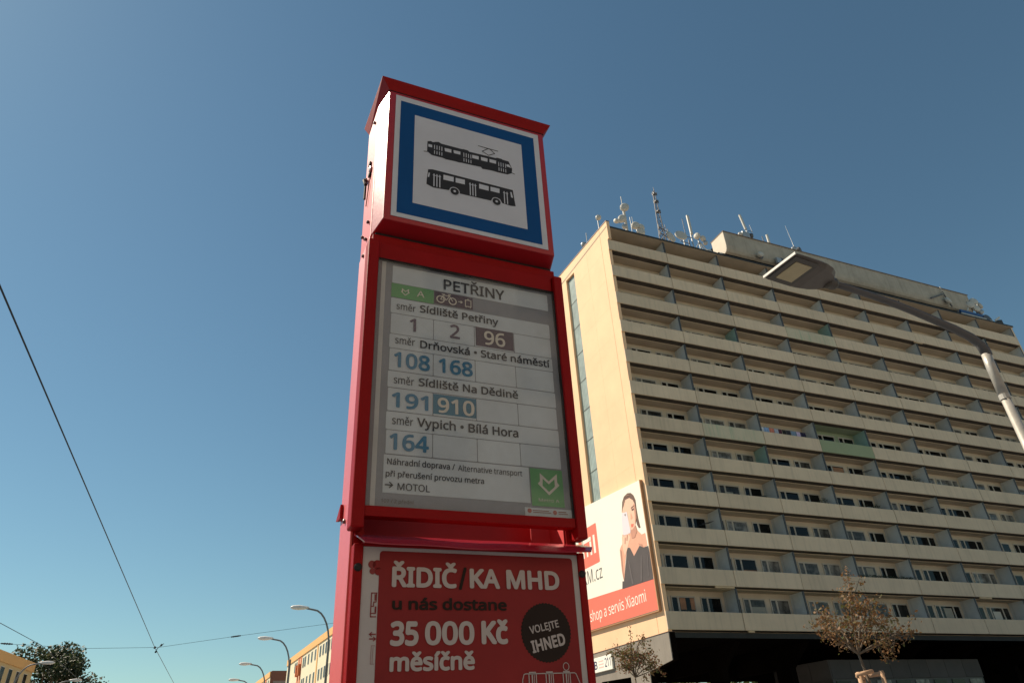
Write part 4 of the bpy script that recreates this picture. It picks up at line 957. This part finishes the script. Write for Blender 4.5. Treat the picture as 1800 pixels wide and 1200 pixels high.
# ------------------------------------------------------------------ street lamp over the scene (right)
LP = Vector((6.50, 8.335, 0))
SL = empty('street_lamp', loc=(LP.x, LP.y, 0)); tag(SL, 'near street lamp on the right, its broad flat head against the tower roof', 'street lamp')
m_pole = mat('galvanised_pole', (.46, .43, .38), .45, .22, 5, .1, 20, metal=.35)
m_lamp = mat('lamp_grey', (.12, .10, .085), .5, .15, 6)
mb = MB(); mb.tube([(0, 0, 0), (0, 0, 1.2)], .11, 16); mb.tube([(0, 0, 1.2), (0, 0, 5.35)], [.070, .056], 16); mb.build('lower_pole', m_pole, SL, smooth=True)
mb = MB(); mb.tube([(0, 0, 5.33), (0, 0, 5.40)], .067, 16); mb.build('collar', m_pole, SL)
mb = MB(); mb.tube([(0, 0, 5.40), (.01, 0, 5.85), (.02, 0, 6.02)], [.064, .062, .060], 16); mb.build('upper_pole', m_pole, SL, smooth=True)
jt = Vector((4.30, 7.515, 6.80)) - LP
arm = [Vector((.03, .0, 6.00)), Vector((0.0, -.01, 6.16)), Vector((-.12, -.05, 6.28)), Vector((-.35, -.13, 6.38))]
for k in range(1, 7):
    f = k / 6; q = Vector((-.35, -.13, 6.38)).lerp(jt, f); q.z += .05 * math.sin(f * math.pi); arm.append(q)
mb = MB(); mb.tube(arm, [.062, .062, .060, .057] + [.054, .051, .048, .046, .045, .045], 14); mb.build('arm', mat('arm_grey', (.095, .09, .09), .55, .15, 4), SL, smooth=True)
mb = MB(); mb.tube([Vector((.03, .0, 6.00)), Vector((.03, .0, 6.10)), Vector((-.02, 0, 6.22))], [.064, .068, .05], 14); mb.build('elbow', MATS['arm_grey'], SL)
# head: broad shell, square front edge, tapering to the spigot
hd = Vector((-.88, -.475, 0)).normalized(); hs = Vector((hd.y, -hd.x, 0))       # forward and sideways
sta = [(0.0, .060), (.06, .115), (.13, .190), (.23, .245), (.38, .280), (.56, .285), (.74, .285), (.90, .278), (.935, .272)]
th = [.05, .07, .095, .115, .12, .11, .09, .055, .03]
vs = []; n = 12
top = []
for (d, hw), t_ in zip(sta, th):
    for k in range(n + 1):
        a = -1 + 2 * k / n
        p = jt + hd * d + hs * (a * hw) + Vector((0, 0, t_ * math.sqrt(max(0, 1 - a * a)) + .0))
        vs.append(tuple(p))
m_ = n + 1; fs = []
for i in range(len(sta) - 1):
    for k in range(n): fs.append((i * m_ + k, i * m_ + k + 1, (i + 1) * m_ + k + 1, (i + 1) * m_ + k))
mb = MB(); mb.add(vs, fs); fs2 = []
# underside
vb = []
for (d, hw), t_ in zip(sta, th):
    dep = -.045 if d < .5 else -.02
    for a in (-1, -.8, 0, .8, 1):
        vb.append(tuple(jt + hd * d + hs * (a * hw) + Vector((0, 0, 0 if abs(a) == 1 else dep))))
for i in range(len(sta) - 1):
    for k in range(4): fs2.append((i * 5 + k, (i + 1) * 5 + k, (i + 1) * 5 + k + 1, i * 5 + k + 1))
mb.add(vb, fs2)
mb.add([vs[k] for k in range(n + 1)] + [vb[k] for k in (4, 3, 2, 1, 0)], [tuple(range(n + 6))])
e = (len(sta) - 1)
mb.add([vs[e * m_ + k] for k in range(n + 1)] + [vb[e * 5 + k] for k in (4, 3, 2, 1, 0)], [tuple(range(n + 6))])
mb.build('lamp_housing', m_lamp, SL, smooth=False)
def hp(d, s, z): return tuple(jt + hd * d + hs * s + Vector((0, 0, z)))
mb = MB(); mb.add([hp(.56, -.175, -.028), hp(.84, -.175, -.028), hp(.84, .175, -.028), hp(.56, .175, -.028), hp(.56, -.175, -.04), hp(.84, -.175, -.04), hp(.84, .175, -.04), hp(.56, .175, -.04)],
       [(0, 3, 2, 1), (4, 5, 6, 7), (0, 1, 5, 4), (1, 2, 6, 5), (2, 3, 7, 6), (3, 0, 4, 7)])
mb.build('lens', mat('lamp_lens', (.46, .37, .20), .3, .12, 8, spec=.6), SL)
mb = MB()
for (d0, d1, s0, s1) in ((.50, .92, -.25, -.18), (.50, .92, .18, .25), (.50, .555, -.178, .178), (.845, .92, -.178, .178)):
    mb.add([hp(d0, s0, -.026), hp(d1, s0, -.026), hp(d1, s1, -.026), hp(d0, s1, -.026), hp(d0, s0, -.036), hp(d1, s0, -.036), hp(d1, s1, -.036), hp(d0, s1, -.036)],
       [(0, 3, 2, 1), (4, 5, 6, 7), (0, 1, 5, 4), (1, 2, 6, 5), (2, 3, 7, 6), (3, 0, 4, 7)])
mb.build('lens_frame', mat('lens_frame', (.07, .06, .05), .5), SL)
mb = MB(); mb.add([hp(.934, -.275, -.012), hp(.950, -.275, -.012), hp(.950, .275, -.012), hp(.934, .275, -.012), hp(.934, -.275, .022), hp(.950, -.275, .022), hp(.950, .275, .022), hp(.934, .275, .022)],
       [(0, 3, 2, 1), (4, 5, 6, 7), (0, 1, 5, 4), (1, 2, 6, 5), (2, 3, 7, 6), (3, 0, 4, 7)])
mb.build('front_trim', mat('lamp_trim', (.60, .56, .50), .4), SL)
mb = MB(); mb.drum(tuple(jt + hd * .0 + Vector((0, 0, -.01))), tuple(hd), .085, .16, 16, .02); mb.build('spigot', MATS['lens_frame'], SL)

# ------------------------------------------------------------------ young street trees
m_bark = mat('bark', (.16, .12, .085), .9, .3, 12, .4, 30)
def leafmat(name, c1, c2, c3):
    m = bpy.data.materials.new(name); m.use_nodes = True; t = m.node_tree; N = t.nodes; L = t.links; b = N['Principled BSDF']
    b.inputs['Roughness'].default_value = .6
    at = N.new('ShaderNodeAttribute'); at.attribute_name = 'tone'
    cr = N.new('ShaderNodeValToRGB'); cr.color_ramp.elements[0].color = (*c1, 1); cr.color_ramp.elements[1].color = (*c3, 1)
    e = cr.color_ramp.elements.new(.5); e.color = (*c2, 1)
    L.new(at.outputs['Fac'], cr.inputs[0]); L.new(cr.outputs[0], b.inputs['Base Color'])
    tl = N.new('ShaderNodeBsdfTranslucent'); L.new(cr.outputs[0], tl.inputs[0]); mx = N.new('ShaderNodeMixShader'); mx.inputs[0].default_value = .35
    o = N['Material Output']; L.new(b.outputs[0], mx.inputs[1]); L.new(tl.outputs[0], mx.inputs[2]); L.new(mx.outputs[0], o.inputs[0])
    return m
m_aut = leafmat('autumn_leaves', (.11, .115, .03), (.19, .095, .035), (.26, .125, .045))
m_aut2 = leafmat('autumn_leaves_green', (.10, .13, .03), (.20, .13, .05), (.28, .09, .045))
def set_tone(o, tones):
    a = o.data.attributes.new('tone', 'FLOAT', 'FACE')
    for i, tv in enumerate(tones): a.data[i].value = tv
def young_tree(name, label, base, fork, tips, spread, leaves, seed, m, ls=.028, group='young staked street trees'):
    rnd = random.Random(seed)
    E_ = empty(name, loc=base); tag(E_, label, 'tree', group)
    bx, by = base[0], base[1]
    fk = Vector(fork) - Vector((bx, by, 0))
    mb = MB(); mb.tube([(0, 0, 0), (.02, 0, 1.2), (fk.x * .6, fk.y * .6, fk.z * .85), tuple(fk)], [.035, .030, .024, .020], 8); mb.build('trunk', m_bark, E_, smooth=True)
    br = MB(); lf = MB(); tones = []
    def branch(p, q, r, depth):
        q = Vector(q); p = Vector(p); mid = p.lerp(q, .5) + Vector((rnd.gauss(0, .03), rnd.gauss(0, .03), rnd.gauss(0, .03)))
        br.tube([p, mid, q], [r, r * .75, r * .5], 5, cap=False)
        for k in range(leaves):
            f = rnd.uniform(.25 if depth else .45, 1.08); c = p.lerp(q, f) + Vector((rnd.gauss(0, .055), rnd.gauss(0, .055), rnd.gauss(0, .045)))
            d1 = Vector((rnd.gauss(0, 1), rnd.gauss(0, 1), rnd.gauss(-.5, 1))).normalized(); d2 = d1.orthogonal().normalized(); d2 = (Matrix.Rotation(rnd.uniform(0, 6.28), 3, d1) @ d2)
            s = ls * rnd.uniform(.6, 1.35)
            lf.add([c - d1 * s, c + d2 * s * .55 + d1 * s * .1, c + d1 * s, c - d2 * s * .55 + d1 * s * .1], [(0, 1, 2, 3)])
            tones.append(min(1, max(0, rnd.gauss(.5, .3))))
        if depth:
            for k in range(4):
                f = rnd.uniform(.35, .95); s_ = p.lerp(q, f); d = (q - p).normalized()
                ax = Vector((rnd.gauss(0, 1), rnd.gauss(0, 1), rnd.gauss(0, .6))).normalized()
                e_ = s_ + (d * .6 + ax * .8).normalized() * (q - p).length * rnd.uniform(.3, .55)
                branch(s_, e_, r * .5, depth - 1)
    for t_ in tips:
        branch(fk, Vector(t_) - Vector((bx, by, 0)), .014, 2)
    br.build('branches', m_bark, E_)
    o = lf.build('crown', m, E_); set_tone(o, tones)
    return E_
tips = [(4.72, 11.75, 3.22), (4.95, 12.2, 3.40), (5.15, 11.6, 3.48), (5.30, 12.0, 3.62), (5.50, 11.8, 3.40), (5.70, 12.1, 3.42), (5.92, 11.8, 3.05), (5.72, 11.5, 2.95), (4.85, 12.0, 3.05), (5.35, 11.6, 3.3), (5.05, 12.3, 3.2)]
T1 = young_tree('staked_tree', 'autumn-leaved young tree tied to wooden stakes in front of the tower', (5.28, 11.9, 0), (5.17, 11.9, 2.72), tips, .5, 8, 11, m_aut)
# thin leader at the top
rnd = random.Random(5); mb = MB(); mb.tube([(-.02, 0, 3.2), (.06, 0, 3.6), (.08, 0, 4.02)], [.01, .007, .004], 5); mb.build('leader', m_bark, T1)
mb = MB(); tones = []
for k in range(150):
    f = rnd.random() ** .8; c = Vector((-.02 + .1 * f, 0, 3.25 + .78 * f)) + Vector((rnd.gauss(0, .06 * (1.1 - f * .7)), rnd.gauss(0, .05), rnd.gauss(0, .03)))
    d1 = Vector((rnd.gauss(0, 1), rnd.gauss(0, 1), rnd.gauss(0, 1))).normalized(); d2 = d1.orthogonal().normalized(); s = .028 * rnd.uniform(.6, 1.3)
    mb.add([c - d1 * s, c + d2 * s * .5, c + d1 * s, c - d2 * s * .5], [(0, 1, 2, 3)]); tones.append(min(1, max(0, rnd.gauss(.6, .25))))
o = mb.build('top_leaves', m_aut, T1); set_tone(o, tones)
# stakes
m_wood = mat('stake_wood', (.52, .32, .19), .8, .15, 6)
ST = empty('tree_stakes', loc=(5.19, 11.9, 0)); tag(ST, 'light wooden tripod of stakes around the autumn-leaved young tree', 'tree stakes')
for x, y, tx in ((-.24, -.2, -.16), (.22, -.25, .17), (.05, .3, .03)):
    mb = MB(); mb.tube([(x, y, 0), (tx, y * .7, 2.46)], .034, 10); mb.build('stake', m_wood, ST, smooth=True)
for a, b in (((-.21, -.15, 2.42), (.05, -.17, 2.46)), ((-.19, -.14, 2.40), (.04, .21, 2.40)), ((.19, -.18, 2.42), (.04, .21, 2.42))):
    mb = MB(); mb.tube([a, b], .032, 10); mb.build('crossbar', m_wood, ST, smooth=True)
tips = [(2.22, 18.1, 3.55), (2.32, 18.3, 3.70), (2.45, 18.0, 3.78), (2.62, 18.1, 3.80), (2.85, 18.2, 3.70), (2.30, 17.9, 3.45), (3.05, 18.1, 3.36), (2.88, 18.0, 3.30), (2.55, 18.4, 3.55), (2.28, 18.3, 3.4)]
T2 = young_tree('staked_tree', 'smaller thin young tree in front of the concrete plinth beside the totem', (2.47, 18.1, 0), (2.47, 18.1, 3.08), tips, .5, 7, 23, m_aut2, .032)
mb = MB(); mb.tube([(.0, 0, 3.5), (.03, 0, 4.2)], [.008, .004], 5); mb.build('leader', m_bark, T2)
rnd = random.Random(9); mb = MB(); tones = []
for k in range(46):
    f = rnd.choice((.15, .3, .45, .62, .8, .9)) + rnd.gauss(0, .05); c = Vector((.03 * f + rnd.gauss(0, .035), rnd.gauss(0, .03), 3.55 + .66 * f))
    d1 = Vector((rnd.gauss(0, 1), rnd.gauss(0, 1), rnd.gauss(0, 1))).normalized(); d2 = d1.orthogonal().normalized(); s = .03
    mb.add([c - d1 * s, c + d2 * s * .5, c + d1 * s, c - d2 * s * .5], [(0, 1, 2, 3)]); tones.append(rnd.random())
o = mb.build('top_leaves', m_aut2, T2); set_tone(o, tones)

# ------------------------------------------------------------------ tram wires
m_wire = mat('wire', (.03, .035, .04), .5, metal=.3)
def wire(name, pts, r, label, cat='wire', sag=0.0):
    mb = MB(); P = []
    for a, b in zip(pts, pts[1:]):
        a, b = Vector(a), Vector(b)
        for k in range(9):
            q = a.lerp(b, k / 8); q.z -= sag * 4 * (k / 8) * (1 - k / 8)
            if k or a is Vector(pts[0]) or not P: P.append(q)
    mb.tube(P, r, 6); o = mb.build(name, m_wire); return tag(o, label, cat)
wire('tram_wire', [(-4.7766 + 4.34, 5.079 - 10.6, 5.6), (-13.4554, 26.3038, 5.6), (-21.9, 47.5, 5.75)], .010, 'near overhead tram wire running down the street from the left edge of the sky', 'tram wire')
wire('tram_wire', [(-4.776 - 4.4, 5.079 - 4, 5.8), (-17.25, 25.72, 5.8), (-26.5, 47, 5.7)], .009, 'second overhead tram wire at the lower left passing behind the dark tree', 'tram wire')
sp_ = [(-24.5, 21.5, 5.95), (-17.78, 24.39, 5.71), (-15.45, 25.42, 5.56), (-13.35, 26.35, 5.60), (-11.09, 27.35, 5.98), (-7.66, 28.87, 6.52), (-1.5, 31.6, 7.6)]
wire('span_wire', sp_, .006, 'thin cross wire spanning the street at the lower left', 'span wire')
def insul(loc, ax, label):
    e = empty('wire_insulator', loc=loc); tag(e, label, 'insulator', 'insulators on the span wire')
    mb = MB(); ax = Vector(ax).normalized(); mb.tube([-ax * .17, ax * .17], .022, 8); mb.build('rod', m_wire, e)
    for k in (-1, 0, 1):
        mb = MB(); mb.drum(tuple(ax * .07 * k), tuple(ax), .035, .03, 10, 0); mb.build('disc', m_wire, e)
insul((-17.6, 24.47, 5.70), (1, .43, -.06), 'insulator on the span wire near the left edge')
insul((-11.0, 27.38, 5.99), (1, .43, .16), 'insulator on the span wire towards the red totem')
H = empty('wire_hanger', loc=(-13.45, 26.3, 5.6)); tag(H, 'v-shaped hanger holding the tram wire on the span wire', 'wire hanger')
mb = MB(); mb.tube([(.05, 0, -.14), (.12, 0, -.02), (.28, .05, .12)], .012, 6); mb.build('link', m_wire, H)
for x, z in ((0, -.01), (.07, -.15), (.22, .06)):
    mb = MB(); mb.drum((x, 0, z), (.6, 0, .7), .035, .07, 8, .01); mb.build('clamp', m_wire, H)

# ------------------------------------------------------------------ street lamps along the far street
m_lp = mat('lamp_post_grey', (.20, .21, .21), .5, .1, 3); m_lh = mat('lamp_head_white', (.80, .76, .70), .4)
def far_lamp(head, post_dir, label, hh=9.0, reach=1.75):
    hx, hy = head; d = Vector(post_dir).normalized()
    e = empty('far_street_lamp', loc=(hx + d.x * reach, hy + d.y * reach, 0)); tag(e, label, 'street lamp', 'curved street lamps along the far street')
    top = hh
    pts = [(0, 0, 4.0), (0, 0, top - 1.9)]
    for k in range(1, 8):
        a = math.radians(90 * k / 7); r = .95
        pts.append((-d.x * r * (1 - math.cos(a)), -d.y * r * (1 - math.cos(a)), top - 1.9 + r * 1.9 * math.sin(a)))
    pts.append((-d.x * (reach - .35), -d.y * (reach - .35), top - .02))
    mb = MB(); mb.tube([(0, 0, 0), (0, 0, 4.0)], .09, 8); mb.build('post', m_lp, e, smooth=True)
    mb = MB(); mb.tube(pts, [.075, .06] + [.05] * 8, 7); mb.build('curved_arm', m_lp, e, smooth=True)
    mb = MB(); c0 = Vector((-d.x * reach, -d.y * reach, top)); mb.tube([c0 + d * .55, c0 + d * .35, c0, c0 - d * .3, c0 - d * .42], [.05, .09, .13, .10, .03], 10); o = mb.build('lamp_head', m_lh, e, smooth=True)
    return e
rd = (.90, .43, 0)
for (x, y), lb in (((-12.22, 38.28), 'nearest curved street lamp just left of the totem'), ((-17.19, 47.53), 'second curved street lamp left of the totem'),
                   ((-22.76, 59.23), 'third curved street lamp left of the totem, against open sky'), ((-27.6, 69.6), 'farthest curved street lamp, its head just above the small trees')):
    far_lamp((x, y), rd, lb)
far_lamp((-34.51, 52.73), (-.90, -.43, 0), 'curved street lamp in front of the dark tree, upper one')
far_lamp((-38.6, 63.4), (-.90, -.43, 0), 'curved street lamp in front of the dark tree, lower one at the frame edge')
# tram pole at the end of the first block
o = MB(); o.tube([(0, 0, 0), (0, 0, 11.8)], [.16, .11], 10); po = o.build('tram_pole', mat('tram_pole', (.10, .11, .11), .6), None, smooth=True)
po.location = (-25.9, 80.2, 0); tag(po, 'dark straight pole at the far end of the orange-topped housing block', 'pole')

# ------------------------------------------------------------------ housing blocks down the street
m_cream = mat('cream_render', (.78, .70, .50), .85, .05, .3); m_or = mat('orange_render', (.80, .45, .17), .85, .06, .3); m_orr = mat('orange_red_render', (.62, .19, .08), .85, .08, .4)
m_brown = mat('brown_render', (.22, .09, .06), .85, .1, .3); m_mauve = mat('mauve_render', (.30, .24, .22), .85, .08, .3)
m_fw = mat('white_frame', (.7, .66, .58), .6)
def block(name, label, near, dirv, length, height, depth, side, floors_pitch, win_n, floors, red=(), pil=(), eave=.85, wcol=m_cream, gable=(m_brown, m_mauve), win=(1.25, 1.45)):
    """housing block: facade starts at near and runs along dirv; side = +1 body lies to the right"""
    d = Vector(dirv).normalized(); ang = math.atan2(d.y, d.x)
    E_ = empty(name, loc=(near[0], near[1], 0), rz=ang); tag(E_, label, 'housing block')
    s = -side      # local +y is left of dirv; facade at y=0, body towards s
    def bx(nm, m, x0, x1, y0, y1, z0, z1, par=E_):
        mb = MB(); ya, yb = sorted((y0, y1)); mb.box(x0, x1, ya, yb, z0, z1); return mb.build(nm, m, par)
    bx('wall', wcol, 0, length, 0, s * depth, 0, height - eave)
    bx('gable_wall', gable[1], -.08, -.002, s * .05, s * (depth - .05), 0, height - eave - .6); bx('gable_band', gable[0], -.10, -.002, s * .02, s * depth, height - eave - .597, height)
    bx('gable_edge', gable[0], -.11, -.085, s * .02, s * .5, 0, height - eave - .6)
    bx('eave_band', m_or, 0, length, -s * .12, s * depth, height - eave + .003, height)
    bx('roof', m_brown, .1, length - .1, s * .2, s * (depth - .2), height + .003, height + .12)
    for x0, x1 in red:
        bx('loggia_bay', m_orr, x0, x1, -s * .05, s * .001, 0, height - eave - .002)
        for f in range(floors): bx('loggia_front', m_orr, x0 + .3, x1 - .3, -s * .40, -s * .052, height - eave - 1.0 - floors_pitch * f - floors_pitch * .55, height - eave - 1.0 - floors_pitch * f)
    for x0, x1 in pil: bx('orange_strip', m_or, x0, x1, -s * .06, s * .001, 0, height - eave - .002)
    frm = MB(); ya, yb = sorted((-s * .03, -s * .002)); frm.box(0, win[0], ya, yb, 0, win[1]); fme = frm.mesh('window', m_fw)
    gl_ = MB(); ya, yb = sorted((-s * .05, -s * .031))
    for a, b in ((.06, win[0] / 2 - .03), (win[0] / 2 + .03, win[0] - .06)): gl_.box(a, b, ya, yb, .06, win[1] - .06)
    gme = gl_.mesh('glazing', m_glassf)
    for x in win_n:
        for f in range(floors):
            o = bpy.data.objects.new('window', fme); COL.objects.link(o); o.parent = E_; o.location = (x - win[0] / 2, 0, height - eave - .35 - win[1] - floors_pitch * f)
            g_ = bpy.data.objects.new('glazing', gme); COL.objects.link(g_); g_.parent = o
    return E_
m_glassf = glass_mat('far_window_glass', .03, .12, (1, .85, .78), .2)
K = 1.2
wins = [x * K for x in (-15, -12.5, -10, -7.5, -5, -2.7, -.5, 1.4, 3.5, 5.7, 7.9, 10.2, 14.4, 17.4, 20.4, 23.4, 25.2, 32, 33.7, 35.2)]
block('housing_block', 'cream housing block with an orange top band and red loggias beside the totem', (-23.2 + .4547 * 22, 87.5 - .8907 * 22), (-.4547, .8907, 0), 22 + 37.5 * 1.0 * K * .60 + 5.2, 16.24, 11, 1, 2.72,
      [x * .62 + 22 for x in wins if -30 < x < 41], 5, red=((22 + 27 * K * .62, 22 + 28.4 * K * .62), (22 + 29.3 * K * .62, 22 + 30.6 * K * .62)), pil=((22 + 12.1 * K * .62, 22 + 12.9 * K * .62),), win=(.85, 1.35))
block('housing_block', 'more distant housing block with a brown gable and orange top band', (-44.5, 128.2), (-.4547, .8907, 0), 40, 16.2, 12, 1, 2.7, [1.5 + 2.4 * k for k in range(14)], 5, red=((3.8, 6.2),), win=(1.0, 1.4))
block('housing_block', 'orange-eaved housing block at the lower left corner in front of the dark tree', (-58.3 + .276 * 60, 86.8 - .961 * 60), (-.276, .961, 0), 60, 13.8, 12, -1, 2.75, [1.5 + 2.35 * k for k in range(25)], 4, wcol=mat('ochre_render', (.62, .46, .24), .85, .06, .3), eave=1.0, win=(1.1, 1.9))
# far grey slab and far trees
mb = MB(); mb.box(-14, 14, -6, 6, 0, 55); mb.box(-11, -6, -3, 3, 55.02, 56.3); mb.box(-2, 9, -3, 3, 55.02, 56.0)
fs_ = mb.build('distant_tower_block', mat('far_grey', (.20, .21, .22), .8)); fs_.location = (-245, 535, 0); fs_.rotation_euler = (0, 0, .3); tag(fs_, 'distant grey tower block just showing above the lower frame edge', 'apartment block')

m_fol = leafmat('tree_foliage', (.020, .034, .014), (.036, .054, .020), (.070, .072, .032))
def big_tree(name, label, base, h, w_, seed, nleaf, ls, m=None, group=None):
    rnd = random.Random(seed); E_ = empty(name, loc=base); tag(E_, label, 'tree', group)
    mb = MB(); mb.tube([(0, 0, 0), (.1, .05, h * .25), (0, 0, h * .55)], [w_ * .045, w_ * .035, w_ * .015], 9)
    cl = []
    for k in range(34):
        a = rnd.uniform(0, 6.28); rr = w_ * .5 * rnd.uniform(.2, .95) ; z = h * rnd.uniform(.32, .93)
        lim = math.sqrt(max(.05, 1 - ((z / h - .55) / .45) ** 2)); rr *= lim
        c = Vector((rr * math.cos(a), rr * math.sin(a), z)); cl.append((c, w_ * rnd.uniform(.09, .17)))
        mb.tube([(0, 0, h * rnd.uniform(.2, .5)), tuple(c * .6 + Vector((0, 0, h * .12))), tuple(c)], [w_ * .015, w_ * .009, w_ * .004], 5, cap=False)
    mb.build('trunk', m_bark, E_)
    lf = MB(); tones = []
    for k in range(nleaf):
        c, r = rnd.choice(cl); v = Vector((rnd.gauss(0, 1), rnd.gauss(0, 1), rnd.gauss(0, 1))).normalized() * r * rnd.uniform(.45, 1.15)
        v.z *= .8; p = c + v
        d1 = Vector((rnd.gauss(0, 1), rnd.gauss(0, 1), rnd.gauss(0, .7))).normalized(); d2 = d1.orthogonal().normalized(); s = ls * rnd.uniform(.5, 1.4)
        lf.add([p - d1 * s, p + d2 * s * .6, p + d1 * s, p - d2 * s * .6], [(0, 1, 2, 3)]); tones.append(min(1, max(0, rnd.gauss(.4, .28))))
    o = lf.build('crown', m or m_fol, E_); set_tone(o, tones)
    return E_
big_tree('leafy_tree', 'large dark leafy tree behind the orange-eaved block at the lower left', (-60.5, 93.5, 0), 16.8, 12.5, 4, 15000, .20)
big_tree('leafy_tree', 'tiny distant tree top in the street gap, left one beside the farthest lamp', (-47.5, 122, 0), 14.0, 4.5, 8, 2200, .2)
big_tree('leafy_tree', 'tiny distant tree top in the street gap, right one beside the far housing block', (-46.5, 126, 0), 14.2, 6.0, 14, 2500, .2)
# greenery glimpsed under the tower
for x, y, h, s_, lb in ((14.0, 72, 9, 31, 'green tree seen through the opening under the tower, left one'), (26, 75, 9, 33, 'green tree seen through the opening under the tower, middle one'), (40, 84, 9, 35, 'green tree behind the tower base, right one')):
    big_tree('background_tree', lb, (x, y, 0), h, 8, s_, 3500, .2, leafmat('green_leaves_%d' % s_, (.05, .08, .02), (.09, .13, .03), (.15, .17, .05)))

rnd = random.Random(77); mb = MB(); tones = []
for k in range(14000):
    x = rnd.uniform(-8, 62); z = rnd.uniform(0, 1) ** .8 * (7.2 + 1.6 * math.sin(x * .31) + .9 * math.sin(x * 1.1 + 1)); q = Vector((x, rnd.uniform(-1.5, 1.5), z))
    d1 = Vector((rnd.gauss(0, 1), rnd.gauss(0, .5), rnd.gauss(0, 1))).normalized(); d2 = d1.orthogonal().normalized(); s = .34 * rnd.uniform(.6, 1.3)
    mb.add([q - d1 * s, q + d2 * s * .7, q + d1 * s, q - d2 * s * .7], [(0, 1, 2, 3)]); tones.append(min(1, max(0, rnd.gauss(.45, .25))))
o = mb.build('shrubbery', MATS.get('x') or leafmat('shrub_leaves', (.05, .08, .02), (.09, .13, .03), (.15, .17, .05))); set_tone(o, tones)
o.location = bw(0, 24, 0); o.rotation_euler = (0, 0, YAW); o['kind'] = 'stuff'; o['label'] = 'green shrubbery seen through the openings under the tower'; o['category'] = 'shrubbery'
# block across the square, behind the viewpoint: it shows as warm reflections in the lowest windows
m_brick = mat('ochre_brown_render', (.50, .42, .34), .85, .08, .3)
block('housing_block', 'orange-brown housing block across the square, mirrored in the lowest tower windows', (-42, -34), (bd.x, bd.y, 0), 110, 15.5, 12, 1, 2.9, [2 + 3.1 * k for k in range(35)], 5, wcol=m_brick, win=(1.6, 1.5))
